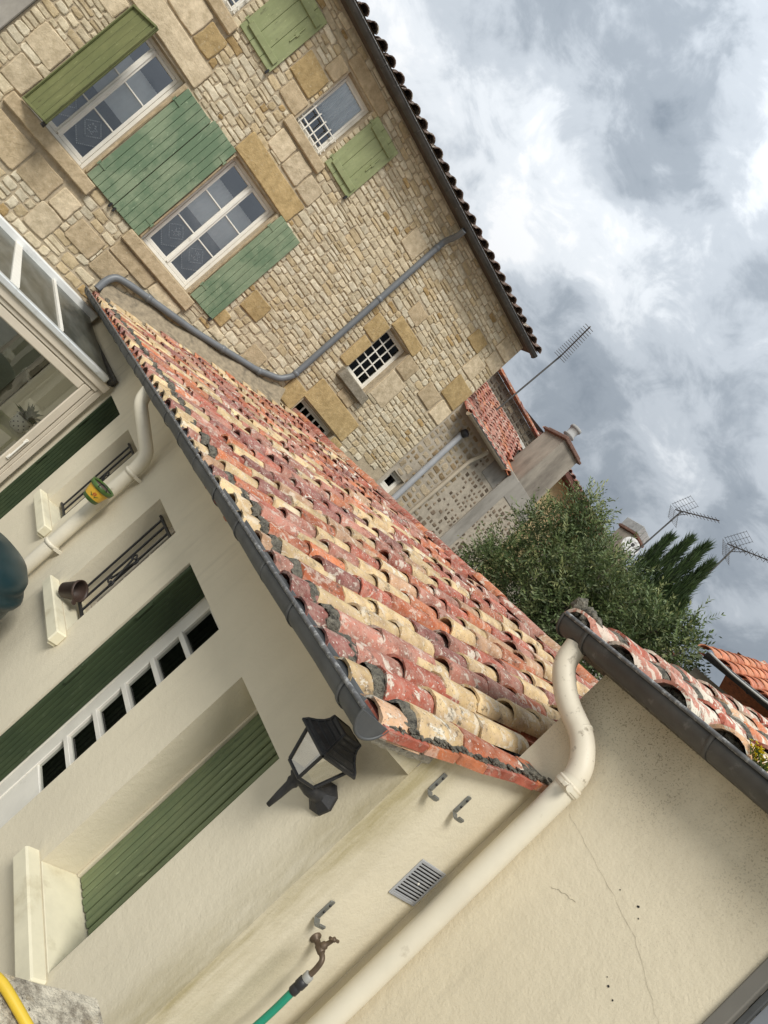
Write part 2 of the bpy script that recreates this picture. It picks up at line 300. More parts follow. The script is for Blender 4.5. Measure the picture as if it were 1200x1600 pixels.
class MB:
    def __init__(s): s.v = []; s.f = []; s.c = []; s.sm = []; s.cur = (1, 1, 1)
    def add(s, vs, fs, smooth=False, col=None):
        b = len(s.v); s.v += [tuple(p) for p in vs]
        for f in fs: s.f.append([i + b for i in f]); s.c.append(col or s.cur); s.sm.append(smooth)
    def mesh(s, name, mat, recalc=False):
        m = bpy.data.meshes.new(name); m.from_pydata(s.v, [], s.f); 
        if mat: m.materials.append(mat)
        m.polygons.foreach_set('use_smooth', s.sm)
        a = m.attributes.new('col', 'FLOAT_COLOR', 'FACE')
        a.data.foreach_set('color', [x for c in s.c for x in (c[0], c[1], c[2], 1.0)])
        if recalc:
            b = bmesh.new(); b.from_mesh(m); bmesh.ops.recalc_face_normals(b, faces=b.faces); b.to_mesh(m); b.free()
        m.update(); return m
    def build(s, name, mat, parent=None, recalc=True):
        o = bpy.data.objects.new(name, s.mesh(name, mat, recalc)); C.objects.link(o)
        if parent is not None: to_world(o, parent)
        return o
    def box(s, a, b, bev=0.0, fr=None, col=None):
        x0, y0, z0 = (min(a[i], b[i]) for i in range(3)); x1, y1, z1 = (max(a[i], b[i]) for i in range(3))
        if bev <= 0:
            vs = [(x0,y0,z0),(x1,y0,z0),(x1,y1,z0),(x0,y1,z0),(x0,y0,z1),(x1,y0,z1),(x1,y1,z1),(x0,y1,z1)]
            fs = [(0,3,2,1),(4,5,6,7),(0,1,5,4),(1,2,6,5),(2,3,7,6),(3,0,4,7)]
        else:
            t = min(bev, (x1-x0)*0.45, (y1-y0)*0.45, (z1-z0)*0.45)
            bm = bmesh.new(); bmesh.ops.create_cube(bm, size=1)
            for v in bm.verts: v.co = Vector(((x0+x1)/2 + v.co.x*(x1-x0), (y0+y1)/2 + v.co.y*(y1-y0), (z0+z1)/2 + v.co.z*(z1-z0)))
            bmesh.ops.bevel(bm, geom=bm.edges[:], offset=t, segments=1, affect='EDGES')
            bm.verts.index_update(); vs = [tuple(v.co) for v in bm.verts]; fs = [[v.index for v in f.verts] for f in bm.faces]; bm.free()
        if fr: vs = [fr(*p) for p in vs]
        s.add(vs, fs, col=col)
    def tube(s, pts, r, n=12, caps=True, smooth=True, col=None):
        pts = [Vector(p) for p in pts]; rs = r if isinstance(r, (list, tuple)) else [r] * len(pts)
        vs, fs = [], []; nrm = None
        for i, p in enumerate(pts):
            t = ((pts[min(i+1, len(pts)-1)] - p).normalized() + (p - pts[max(i-1, 0)]).normalized()).normalized()
            if nrm is None: nrm = t.cross(Vector((0, 0, 1)) if abs(t.z) < 0.9 else Vector((1, 0, 0))).normalized()
            nrm = (nrm - t * nrm.dot(t)).normalized(); bi = t.cross(nrm)
            for k in range(n):
                a = 2*PI*k/n; vs.append(p + (nrm*math.cos(a) + bi*math.sin(a)) * rs[i])
        for i in range(len(pts)-1):
            for k in range(n): fs.append((i*n+k, i*n+(k+1)%n, (i+1)*n+(k+1)%n, (i+1)*n+k))
        s.add(vs, fs, smooth, col)
        if caps: s.add(vs[:n], [list(range(n))[::-1]], col=col); s.add(vs[-n:], [list(range(n))], col=col)
    def lathe(s, prof, base, axis=(0, 0, 1), n=24, smooth=True, col=None, caps=True):
        ax = Vector(axis).normalized(); a1 = ax.cross(Vector((1, 0, 0)) if abs(ax.x) < 0.9 else Vector((0, 1, 0))).normalized(); a2 = ax.cross(a1)
        base = Vector(base); vs, fs = [], []
        for r, h in prof:
            for k in range(n):
                a = 2*PI*k/n; vs.append(base + ax*h + (a1*math.cos(a) + a2*math.sin(a))*r)
        for i in range(len(prof)-1):
            for k in range(n): fs.append((i*n+k, i*n+(k+1)%n, (i+1)*n+(k+1)%n, (i+1)*n+k))
        s.add(vs, fs, smooth, col)
        if caps: s.add(vs[:n], [list(range(n))[::-1]], col=col); s.add(vs[-n:], [list(range(n))], col=col)
    def prism(s, poly, d0, d1, fr, col=None):          # polygon in (u, v), extruded in w
        n = len(poly); vs = [fr(u, v, d0) for u, v in poly] + [fr(u, v, d1) for u, v in poly]
        s.add(vs, [list(range(n)), list(range(n, 2*n))[::-1]] + [(i, (i+1)%n, n+(i+1)%n, n+i) for i in range(n)], col=col)
def lump(mb, p, sc, q):
    bm = bmesh.new(); bmesh.ops.create_icosphere(bm, subdivisions=1, radius=1); bm.verts.index_update(); p = Vector(p)
    vs = [p + Vector((v.co.x*sc[0], v.co.y*sc[1], v.co.z*sc[2]))*q.uniform(0.7, 1.2) for v in bm.verts]; fs = [[v.index for v in f.verts] for f in bm.faces]; bm.free(); mb.add(vs, fs)
def smooth_path(pts, r=0.05, n=5):
    out = [Vector(pts[0])]; P = [Vector(p) for p in pts]
    for i in range(1, len(P)-1):
        a = (P[i-1]-P[i]); b = (P[i+1]-P[i]); d = min(r, a.length*0.49, b.length*0.49)
        p0 = P[i] + a.normalized()*d; p1 = P[i] + b.normalized()*d
        for k in range(n+1):
            t = k/n; out.append(p0*(1-t)**2 + P[i]*2*t*(1-t) + p1*t*t)
    out.append(P[-1]); return out
def shade(c, v): return tuple(max(0.0, min(0.95, x*v)) for x in c)

XL, YG, XR, YS = 2.0, 1.494, 2.62, 10.0
def FL(u, v, w): return (XL - w, u, v)                 # cream facade: u along y, w towards the yard
def FS(u, v, w): return (u, YS - w, v)                 # stone facade: u along x
def FR(u, v, w): return (XR - w, u, v)                 # right wing wall
def FG(u, v, w): return (u, YG - w, v)                 # narrow end wall
def wall(mb, fr, u0, u1, v0, v1, holes, depth, top=None):
    us = sorted({u0, u1} | {h[0] for h in holes} | {h[1] for h in holes}); vs = sorted({v0, v1} | {h[2] for h in holes} | {h[3] for h in holes})
    for i in range(len(us)-1):
        for j in range(len(vs)-1):
            a, b, c, d = us[i], us[i+1], vs[j], vs[j+1]
            if any(h[0] <= a and b <= h[1] and h[2] <= c and d <= h[3] for h in holes): continue
            mb.add([fr(a, c, 0), fr(b, c, 0), fr(b, d, 0), fr(a, d, 0)], [(0, 1, 2, 3)])
    for a, b, c, d in holes:
        dd = depth
        for p, q in (((a, c), (b, c)), ((b, c), (b, d)), ((b, d), (a, d)), ((a, d), (a, c))):
            mb.add([fr(*p, 0), fr(*q, 0), fr(*q, -dd), fr(*p, -dd)], [(0, 1, 2, 3)])
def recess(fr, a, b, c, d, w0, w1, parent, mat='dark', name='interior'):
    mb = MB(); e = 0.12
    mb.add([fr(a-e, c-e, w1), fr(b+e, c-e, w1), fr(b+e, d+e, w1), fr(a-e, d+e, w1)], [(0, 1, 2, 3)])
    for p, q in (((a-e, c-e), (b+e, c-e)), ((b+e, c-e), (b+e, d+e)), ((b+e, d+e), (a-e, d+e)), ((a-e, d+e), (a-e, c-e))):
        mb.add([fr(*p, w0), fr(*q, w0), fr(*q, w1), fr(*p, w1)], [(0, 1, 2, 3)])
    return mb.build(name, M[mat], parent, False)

# ------------------------------------------------------------------ ground
mb = MB(); g = 400
mb.add([(-g, -g, GROUND), (g, -g, GROUND), (g, g, GROUND), (-g, g, GROUND)], [(0, 1, 2, 3)])
tag(mb.build('ground', M['ground']), 'pale stone paved yard below the houses', None, None, 'structure')

# ------------------------------------------------------------------ canal tiles
TC = {'red': (0.37, 0.10, 0.062), 'pink': (0.41, 0.175, 0.125), 'wine': (0.25, 0.095, 0.078), 'yellow': (0.62, 0.465, 0.245), 'orange': (0.50, 0.165, 0.07), 'sand': (0.50, 0.31, 0.18), 'rust': (0.36, 0.105, 0.045)}
def tile_mb(L=0.42, r0=0.088, r1=0.072, th=0.015, seg=7, seed=0, under=False, flat=0.86):
    q = random.Random(seed); mb = MB(); vs = []; rows = 3
    for i in range(rows):
        t = i/(rows-1); r = r0 + (r1-r0)*t; x = L*t
        for lay in (0, 1):
            rr = r - th*lay
            for k in range(seg+1):
                a = PI*k/seg; jx = (q.uniform(-0.009, 0.007) if q.random() < 0.8 else q.uniform(-0.004, 0.022)) if i == 0 and lay == 0 else 0
                z = rr*math.sin(a)*flat; y = rr*math.cos(a)
                vs.append((x+jx, y, -z if under else z))
    n = seg+1; F = []
    for i in range(rows-1):
        o = i*2*n; p = (i+1)*2*n
        for k in range(seg):
            F.append((o+k, o+k+1, p+k+1, p+k)); F.append((o+n+k, p+n+k, p+n+k+1, o+n+k+1))
        F.append((o, p, p+n, o+n)); F.append((o+seg, o+n+seg, p+n+seg, p+seg))
    for o, fl in ((0, 0), ((rows-1)*2*n, 1)):
        for k in range(seg): F.append((o+k, o+n+k, o+n+k+1, o+k+1) if not fl else (o+k, o+k+1, o+n+k+1, o+n+k))
    mb.add(vs, F, True); return mb
def finish_tile(mesh):
    b = bmesh.new(); b.from_mesh(mesh); bmesh.ops.recalc_face_normals(b, faces=b.faces)
    for e in b.edges:
        if len(e.link_faces) == 2 and e.calc_face_angle() > 0.9: e.smooth = False
    b.to_mesh(mesh); b.free(); return mesh
TILE = [finish_tile(tile_mb(seed=i, r0=0.087+0.004*(i % 3-1), L=0.36+0.01*(i % 2), r1=0.073).mesh('roof_tile', M['tile'])) for i in range(7)]
TILE_WING = [finish_tile(tile_mb(seed=30+i, r0=0.087+0.004*(i % 2), r1=0.074, L=0.40, th=0.017, flat=0.74).mesh('wing_tile', M['tile_white'])) for i in range(4)]
TILE_SHORT = [finish_tile(tile_mb(seed=10+i, L=0.20, r0=0.09, r1=0.085).mesh('eave_tile', M['tile'])) for i in range(2)]
def tile_xform(p, slope, yaw=0.0, roll=0.0): return Matrix.Translation(p) @ Matrix.Rotation(yaw, 4, 'Z') @ Matrix.Rotation(-slope, 4, 'Y') @ Matrix.Rotation(roll, 4, 'X')
def place_mesh(name, me, mw, parent, col):
    o = bpy.data.objects.new(name, me); C.objects.link(o); to_world(o, parent); o.matrix_basis = mw; o.color = (*col, 1); return o
def merge_into(mb, src, mw, col):
    mb.add([mw @ Vector(p) for p in src.v], [f for f in src.f], True, col)

# ------------------------------------------------------------------ windows and shutters
def casement_window(root, fr, a, b, c, d, w, leaves=2, rows=3, curtain=None, cols=1, name='window', mat='white', glass='glass', fw=0.045, bar=0.018, room=0.5):
    mb = MB(); t = 0.05
    mb.box((a, c, w-t), (a+fw, d, w), 0.004, fr); mb.box((b-fw, c, w-t), (b, d, w), 0.004, fr)
    mb.box((a+fw, c, w-t), (b-fw, c+fw, w+0.012), 0.004, fr); mb.box((a+fw, d-fw, w-t), (b-fw, d, w), 0.004, fr)
    win = mb.build(name, M[mat], root)
    A, B, Cc, D = a+fw, b-fw, c+fw, d-fw; lw = (B-A)/leaves
    for i in range(leaves):
        x0, x1 = A+lw*i+0.002, A+lw*(i+1)-0.002; s = 0.042 if leaves > 1 else 0.035; wo = w+0.006
        mb = MB()
        mb.box((x0, Cc+0.002, w-0.035), (x0+s, D-0.002, wo), 0.005, fr); mb.box((x1-s, Cc+0.002, w-0.035), (x1, D-0.002, wo), 0.005, fr)
        mb.box((x0+s, Cc+0.002, w-0.035), (x1-s, Cc+s+0.015, wo), 0.005, fr); mb.box((x0+s, D-s, w-0.035), (x1-s, D-0.002, wo), 0.005, fr)
        if leaves == 2 and i == 0: mb.box((x1-0.018, Cc+0.02, wo+0.001), (x1+0.02, D-0.02, wo+0.016), 0.005, fr)
        mb.build('casement', M[mat], win)
        g0, g1, h0, h1 = x0+s, x1-s, Cc+s+0.015, D-s
        for k in range(1, rows):
            z = h0+(h1-h0)*k/rows; mb = MB(); mb.box((g0, z-bar/2, w-0.028), (g1, z+bar/2, w-0.002), 0.003, fr); mb.build('glazing_bar', M[mat], win)
        for k in range(1, cols):
            x = g0+(g1-g0)*k/cols; mb = MB(); mb.box((x-bar/2, h0, w-0.029), (x+bar/2, h1, w-0.003), 0.003, fr); mb.build('glazing_bar', M[mat], win)
        for k in range(rows):
            for q in range(cols):
                z0 = h0+(h1-h0)*k/rows; z1 = h0+(h1-h0)*(k+1)/rows; y0 = g0+(g1-g0)*q/cols; y1 = g0+(g1-g0)*(q+1)/cols; j = rnd.uniform(-0.0016, 0.0016)
                mb = MB(); mb.add([fr(y0, z0, w-0.018+j), fr(y1, z0, w-0.018), fr(y1, z1, w-0.018-j), fr(y0, z1, w-0.018)], [(0, 1, 2, 3)])
                mb.build('pane', M[glass], win, False)
        if curtain: curtain(win, fr, g0, g1, h0, h1, w-0.05)
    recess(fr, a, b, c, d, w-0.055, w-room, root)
    return win
def pointed_curtain(win, fr, g0, g1, h0, h1, w):
    top = h0+(h1-h0)*0.83; lo = h0+(h1-h0)*0.20; mid = (g0+g1)/2; tip = h0+0.05; band = h0+(h1-h0)*0.44
    n = 16
    def strip(zb, zt, mat, nm):
        mb = MB(); vs = []
        for i in range(n+1):
            u = g0-0.02+(g1-g0+0.04)*i/n; ww = w+0.006*math.sin(i*2.1)
            vs += [fr(u, zb(u), ww), fr(u, zt(u), ww)]
        mb.add(vs, [(2*i, 2*i+2, 2*i+3, 2*i+1) for i in range(n)], True); return mb.build(nm, M[mat], win, False)
    vee = lambda u: tip+abs(u-mid)*0.92
    strip(vee, lambda u: band, 'curtain_grey', 'net_curtain'); strip(lambda u: band, lambda u: top, 'curtain', 'curtain')
    mb = MB(); s = 0.0085
    def dot(u, v): mb.add([fr(u-s, v, w+0.012), fr(u, v-s, w+0.012), fr(u+s, v, w+0.012), fr(u, v+s, w+0.012)], [(0, 1, 2, 3)])
    for i in range(19): u = g0+(g1-g0)*i/18; dot(u, vee(u)+0.012); dot(u, top-0.004 if i % 2 else top-0.016); dot(u+0.004, top-0.028)
    cz = tip+0.27; r = min(0.13, (g1-g0)*0.42)
    for i in range(10):
        t = i/9; dot(mid-r+r*t, cz+r*t); dot(mid+r-r*t, cz+r*t); dot(mid-r+r*t, cz-r*t); dot(mid+r-r*t, cz-r*t)
    for i in range(26):
        a = rnd.uniform(0, 6.28); q = r*0.62*math.sqrt(rnd.random()); dot(mid+q*math.cos(a)*0.8, cz+q*math.sin(a)*0.8)
    mb.build('lace_trim', M['lace'], win, False)
def plank_shutter(root, fr, a, b, c, d, w, n, mat, label=None, hinges='l', battens=False, th=0.028, ledger=True):
    mb = MB()
    if battens:
        led = [((a+0.05, z-0.045, w+0.003), (b-0.04, z+0.045, w+0.026)) for z in (c+(d-c)*0.13, c+(d-c)*0.87)]
    elif ledger: led = [((a+0.02, z-0.05, w-th-0.022), (b-0.02, z+0.05, w-th-0.003)) for z in (c+(d-c)*0.14, c+(d-c)*0.86)]
    else: led = []
    mb.box((a+0.004, c+0.004, w-th*0.5-0.004), (b-0.004, d-0.004, w-th*0.5+0.002), 0, fr)
    sh = mb.build('shutter', M[mat], root)
    if label: sh['label'] = label
    for p_, q_ in led: mb = MB(); mb.box(p_, q_, 0.006, fr); mb.build('ledger', M[mat], sh)
    pw = (b-a)/n
    for i in range(n):
        j = rnd.uniform(-0.0025, 0.0025); mb = MB()
        mb.box((a+pw*i+0.0022, c+rnd.uniform(-0.003, 0.003), w-th+j), (a+pw*(i+1)-0.0022, d+rnd.uniform(-0.003, 0.003), w+j), 0.005, fr); mb.build('plank', M[mat], sh)
    hx = a-0.012 if hinges == 'l' else b+0.012
    for z in (c+(d-c)*0.13, c+(d-c)*0.87):
        mb = MB(); p = Vector(fr(hx, z-0.03, w+0.004)); q = Vector(fr(hx, z+0.03, w+0.004)); mb.tube([p, q], 0.011, 8)
        mb.box((min(hx, hx+(0.10 if hinges == 'l' else -0.10)), z-0.012, w+0.0035), (max(hx, hx+(0.10 if hinges == 'l' else -0.10)), z+0.012, w+0.008), 0, fr)
        mb.build('hinge', M[mat], sh)
    mb = MB(); lx = b-0.03 if hinges == 'l' else a+0.03; zc = c-0.02
    mb.box((lx-0.012, zc-0.03, w-0.03), (lx+0.012, zc+0.035, w+0.02), 0.004, fr); mb.build('shutter_stop', M['iron'], sh)
    return sh

# ================================================================== STONE HOUSE
house = thing('stone_house', (3.0, YS, GROUND), 'tall rubble stone house with sage green shutters, white windows and a dark zinc eaves gutter', 'house')
W1 = (-0.22, 0.645, 0.59, 2.23); W2 = (1.61, 2.475, 0.59, 2.235); T1 = (-0.12, 0.44, 3.16, 4.13); T2 = (1.735, 2.285, 3.15, 4.13)
BW = (4.88, 5.44, 1.72, 2.69); LW = (4.79, 5.63, 0.40, 0.91); LW2 = (6.94, 7.29, 0.98, 1.33)
holes = [W1, W2, T1, T2, BW, LW]
mb = MB(); wall(mb, FS, -0.80, 6.86, GROUND, 4.46, holes, 0.20)
mb.add([(6.86, YS, GROUND), (6.86, 17, GROUND), (6.86, 17, 4.46), (6.86, 13.5, 5.6), (6.86, YS, 4.46)], [(0, 1, 2, 3, 4)])
mb.build('wall', M['mortar'], house)
mb = MB(); mb.box((-3.2, YS-0.05, GROUND), (-0.805, YS+0.3, 4.46), 0.01); mb.build('plaster_pilaster', M['render_grey'], house)
casement_window(house, FS, *W1, -0.13, curtain=pointed_curtain); casement_window(house, FS, *W2, -0.13, curtain=pointed_curtain)

def lace_half(win, fr, g0, g1, h0, h1, w):
    n = 48; mb = MB(); vs = []; bot = h0+(h1-h0)*0.33
    for i in range(n+1):
        u = g0-0.02+(g1-g0+0.04)*i/n; ww = w+0.022*math.sin(i*1.25)+0.010*math.sin(i*2.9); zb = bot+0.035*abs(math.sin(i*PI/12))
        vs += [fr(u, zb, ww), fr(u, h1+0.02, ww)]
    mb.add(vs, [(2*i, 2*i+2, 2*i+3, 2*i+1) for i in range(n)], True); mb.build('curtain', M['curtain'], win, False)
    mb = MB(); s = 0.007
    for i in range(60):
        u = g0+(g1-g0)*rnd.random(); t = (u-g0)/(g1-g0); v = bot+0.03+0.035*abs(math.sin(t*4*PI))+rnd.random()*0.03
        mb.add([fr(u-s, v, w+0.026), fr(u, v-s, w+0.026), fr(u+s, v, w+0.026), fr(u, v+s, w+0.026)], [(0, 1, 2, 3)])
    mb.build('lace_trim', M['lace'], win, False)
for T in (T1, T2):
    casement_window(house, FS, *T, -0.12, leaves=1, rows=1, curtain=lace_half, fw=0.04)
    a, b, c, d = T; mb = MB()
    for z in (c+0.06, c+0.13, c+0.33): mb.box((a+0.002, z-0.008, -0.075), (b-0.002, z+0.008, -0.06), 0, FS)
    for i in range(5): u = a+0.05+(b-a-0.1)*i/4; mb.box((u-0.007, c+0.03, -0.0595), (u+0.007, c+0.36, -0.046), 0, FS)
    mb.build('guard_rail', M['white'], house)
casement_window(house, FS, *BW, -0.17, leaves=1, rows=5, cols=3, glass='glass_dark', fw=0.03, bar=0.02)
casement_window(house, FS, *LW, -0.17, leaves=1, rows=2, cols=5, glass='glass_dark', fw=0.03, bar=0.028)
# shutters: two leaves folded back to back between the big windows, one to the right, one half open on the left
plank_shutter(house, FS, 0.70, 1.13, 0.585, 2.20, 0.045, 5, 'sh_mid', hinges='l')
plank_shutter(house, FS, 1.135, 1.565, 0.580, 2.245, 0.045, 5, 'sh_mid', hinges='r')
plank_shutter(house, FS, 2.515, 2.955, 0.60, 2.25, 0.045, 5, 'sh_mid', 'sage green shutter right of the second big window', 'l')
ca, sa = math.cos(math.radians(49)), math.sin(math.radians(49))
def FO(u, v, w): return (-0.215 + u*ca + w*sa, YS - 0.05 - u*sa + w*ca, v)     # the half open leaf, hinged at the window's left jamb
sh = plank_shutter(house, FO, 0.01, 0.455, 0.585, 2.235, 0.0, 4, 'sh_olive', 'olive green shutter standing half open', 'l', ledger=False)
mb = MB()
for z0, z1 in ((0.585, 0.612), (2.208, 2.235)): mb.box((0.012, z0, -0.058), (0.452, z1, -0.030), 0.004, FO)
mb.box((0.012, 0.613, -0.058), (0.030, 2.207, -0.030), 0.004, FO); mb.box((0.436, 0.613, -0.058), (0.452, 2.207, -0.030), 0.004, FO)
mb.build('shutter_frame', M['sh_olive'], sh)
for (a, b), lab in (((0.55, 1.135), 'lime green shutter near the top edge'), ((2.365, 2.925), 'lime green shutter right of the small upper window')):
    s_ = plank_shutter(house, FS, a, b, 3.165, 4.15, 0.045, 3, 'sh_lime', lab, 'l', True)
    mb = MB(); mb.tube([FS(b-0.12, 3.60, 0.055), FS(b-0.12, 3.86, 0.055)], 0.009, 8); mb.box((b-0.14, 3.70, 0.047), (b-0.10, 3.76, 0.064), 0.003, FS); mb.build('latch', M['sh_lime'], s_)
# dressed blocks, sills and lintels (each its own block)
OCH = (0.48, 0.35, 0.175); PAL = (0.65, 0.54, 0.38); GRY = (0.26, 0.23, 0.18); TAN = (0.53, 0.42, 0.275)
blocks = [(1.52, 2.64, 2.262, 2.59, OCH, 0.02), (-0.36, 0.75, 2.262, 2.56, PAL, 0.02), (1.72, 2.02, 2.66, 2.955, PAL, 0.012), (2.04, 2.36, 2.64, 2.955, PAL, 0.012), (2.38, 2.66, 2.63, 2.93, PAL, 0.012),
          (-0.10, 0.33, 2.60, 2.96, PAL, 0.012), (0.35, 0.62, 2.60, 2.92, OCH, 0.012), (-0.55, -0.14, 2.60, 3.0, PAL, 0.012),
          (1.24, 1.66, 3.43, 3.80, OCH, 0.014), (1.36, 1.70, 3.15, 3.40, TAN, 0.012), (1.50, 1.71, 3.84, 4.12, TAN, 0.012), (1.62, 2.40, 4.155, 4.36, TAN, 0.014), (-0.30, 0.50, 4.155, 4.36, TAN, 0.014),
          (-0.60, -0.26, 1.95, 2.20, PAL, 0.012), (-0.55, -0.26, 0.60, 0.92, PAL, 0.012), (-0.62, -0.27, 1.02, 1.35, PAL, 0.012), (0.655, 0.695, 0.6, 2.2, TAN, 0.006), (1.575, 1.605, 0.6, 2.2, TAN, 0.006), (2.482, 2.51, 0.6, 2.2, TAN, 0.006),
          (-0.30, 0.20, -0.05, 0.33, TAN, 0.012), (0.23, 0.62, -0.02, 0.33, TAN, 0.012), (0.66, 0.92, 0.02, 0.30, PAL, 0.012), (-0.74, -0.34, 0.05, 0.36, TAN, 0.012), (1.02, 1.40, -0.10, 0.20, TAN, 0.012), (1.47, 2.10, 0.19, 0.375, TAN, 0.012), (2.12, 2.60, 0.20, 0.375, PAL, 0.012),
          (0.62, 0.92, -0.34, 0.0, PAL, 0.012), (1.45, 1.83, -0.14, 0.17, TAN, 0.012),
          (4.55, 4.86, 2.30, 2.66, OCH, 0.012), (4.66, 4.86, 1.74, 2.27, OCH, 0.014), (4.84, 5.52, 2.705, 2.93, OCH, 0.014), (5.46, 5.76, 2.36, 2.69, TAN, 0.012), (5.46, 5.84, 1.78, 2.33, PAL, 0.012),
          (4.74, 5.80, 0.93, 1.33, OCH, 0.016), (4.42, 4.76, 0.62, 1.0, OCH, 0.012), (5.65, 5.86, 0.55, 0.90, OCH, 0.012),
          (5.95, 6.30, 3.66, 3.93, OCH, 0.012), (6.30, 6.62, 3.32, 3.68, PAL, 0.012), (6.38, 6.84, 2.78, 3.24, OCH, 0.014), (6.50, 6.85, 3.72, 3.98, PAL, 0.012), (6.45, 6.85, 4.02, 4.28, PAL, 0.012), (6.10, 6.48, 2.42, 2.74, TAN, 0.012), (6.52, 6.85, 2.40, 2.74, PAL, 0.012),
          (3.05, 3.40, 1.05, 1.36, OCH, 0.012), (2.86, 3.12, 0.62, 0.84, OCH, 0.012), (3.62, 3.92, 0.56, 0.86, TAN, 0.012), (3.92, 4.28, 3.52, 3.86, PAL, 0.012), (4.86, 5.16, 3.02, 3.28, TAN, 0.012), (5.1, 5.42, 1.35, 1.50, TAN, 0.012)]
sills = [(-0.34, 0.86, 0.41, 0.575, TAN, 0.075), (1.45, 2.63, 0.40, 0.575, TAN, 0.075), (1.65, 2.42, 2.985, 3.135, TAN, 0.06), (-0.22, 0.56, 2.985, 3.135, TAN, 0.06), (4.83, 5.50, 1.535, 1.705, GRY, 0.11)]
def rough_block(mb, fr, a, b, c, d, dep, col, q, rag=0.008, base=-0.004):
    pts = []
    per = [(a, c, 1, 0), (b, c, 0, 1), (b, d, -1, 0), (a, d, 0, -1)]
    lens = [b-a, d-c, b-a, d-c]; cut = min(0.016, (b-a)*0.2, (d-c)*0.2)
    for (x, z, dx, dz), L in zip(per, lens):
        n = 3 if L > 0.25 else 2
        for k in range(n):
            t = cut + (L-2*cut)*k/(n-1) if n > 1 else L/2
            pts.append((x+dx*t+q.uniform(-rag, rag), z+dz*t+q.uniform(-rag, rag)))
    n = len(pts); mx, mz = sum(p[0] for p in pts)/n, sum(p[1] for p in pts)/n; ins = min(0.012, dep*0.8)
    vs = [fr(x, z, base) for x, z in pts] + [fr(x, z, dep*0.7) for x, z in pts]
    inner = []
    for x, z in pts:
        l = math.hypot(mx-x, mz-z); inner.append((x+(mx-x)/l*ins, z+(mz-z)/l*ins))
    vs += [fr(x, z, dep+q.uniform(-0.003, 0.003)) for x, z in inner] + [fr(mx, mz, dep+0.004)]
    fs = [(i, (i+1) % n, n+(i+1) % n, n+i) for i in range(n)] + [(n+i, n+(i+1) % n, 2*n+(i+1) % n, 2*n+i) for i in range(n)] + [(2*n+i, 2*n+(i+1) % n, 3*n) for i in range(n)]
    mb.add(vs, fs, False, col)
q = random.Random(3)
for a, b, c, d, col, dep in blocks:
    if c < -0.5: continue
    mb = MB(); rough_block(mb, FS, a, b, c, d, dep+0.013, (1, 1, 1), q, 0.008); o = mb.build('stone_block', M['stone'], house); o.color = (*shade(col, q.uniform(0.88, 1.1)), 1)
for a, b, c, d, col, dep in sills:
    mb = MB(); mb.box((a, c, -0.12), (b, d, dep), 0.012, FS); o = mb.build('sill', M['stone'], house); o.color = (*col, 1)

# rubble stones laid in courses; the largest 300 in the picture are stones of their own
def rubble(fr, x0, x1, z0, z1, reserved, q, hmin, hmax, wmin, wmax, joint, keep):
    res = []; z = z0
    while z < z1-0.03:
        h = q.uniform(hmin, hmax); zt = min(z+h, z1); segs = [(x0, x1)]
        for a, b, c, d in reserved:
            if min(d, zt)-max(c, z) > 0.40*(zt-z):
                ns = []
                for s, e in segs:
                    if b <= s or a >= e: ns.append((s, e)); continue
                    if a > s: ns.append((s, a))
                    if b < e: ns.append((b, e))
                segs = ns
        for s, e in segs:
            x = s
            while x < e-0.035:
                w = q.uniform(wmin, wmax)*(0.8+0.5*(h-hmin)/(hmax-hmin+1e-6))
                if e-(x+w) < wmin*0.7: w = e-x
                xe = min(x+w, e); wave = 0.014*math.sin(x*2.3+z*5)
                if xe-x > 0.035 and keep((x+xe)/2, (z+zt)/2):
                    if h > hmin+0.7*(hmax-hmin) and q.random() < 0.24:
                        zm = z+(zt-z)*q.uniform(0.4, 0.6); res.append((x, xe, z+wave, zm+wave)); res.append((x, xe, zm+wave, zt+wave))
                    else: res.append((x, xe, z+wave, zt+wave))
                x = xe
        z = zt
    return [(a+joint/2, b-joint/2, c+joint/2, d-joint/2) for a, b, c, d in res if b-a > joint*1.8 and d-c > joint*1.8]
def stone_shape(mb, fr, a, b, c, d, dep, col, q):
    w, h = b-a, d-c; cx, cz = (a+b)/2, (c+d)/2; rag = min(w, h)*0.13; pts = []
    for sx, sz in ((-1, -1), (0, -1), (1, -1), (1, 0), (1, 1), (0, 1), (-1, 1), (-1, 0)):
        k = 0.93 if sx and sz else 1.0
        pts.append((cx+sx*w/2*k+q.uniform(-rag, rag)*0.8, cz+sz*h/2*k+q.uniform(-rag, rag)*0.8))
    ins = min(w, h)*0.14; inner = []
    for x, z in pts:
        l = math.hypot(cx-x, cz-z) or 1; inner.append((x+(cx-x)/l*ins, z+(cz-z)/l*ins))
    n = 8; vs = [fr(x, z, -0.004) for x, z in pts] + [fr(x, z, dep*0.55) for x, z in pts] + [fr(x, z, dep*q.uniform(0.85, 1.1)) for x, z in inner] + [fr(cx+q.uniform(-0.1, 0.1)*w, cz+q.uniform(-0.1, 0.1)*h, dep*q.uniform(0.95, 1.2))]
    fs = [(i, (i+1) % n, n+(i+1) % n, n+i) for i in range(n)] + [(n+i, n+(i+1) % n, 2*n+(i+1) % n, 2*n+i) for i in range(n)] + [(2*n+i, 2*n+(i+1) % n, 3*n) for i in range(n)]
    mb.add(vs, fs, False, col)
pad = 0.012
reserved = [(a-pad, b+pad, c-pad, d+pad) for a, b, c, d in holes] + [(b[0]-0.004, b[1]+0.004, b[2]-0.004, b[3]+0.004) for b in blocks+sills]
q = random.Random(11)
above_rake = lambda x, z: z > -0.35 + 0.305*(x-1.95) and not (0.78 < x < 1.5 and 0.7 < z < 2.1) and not (2.6 < x < 2.88 and 0.7 < z < 2.1)
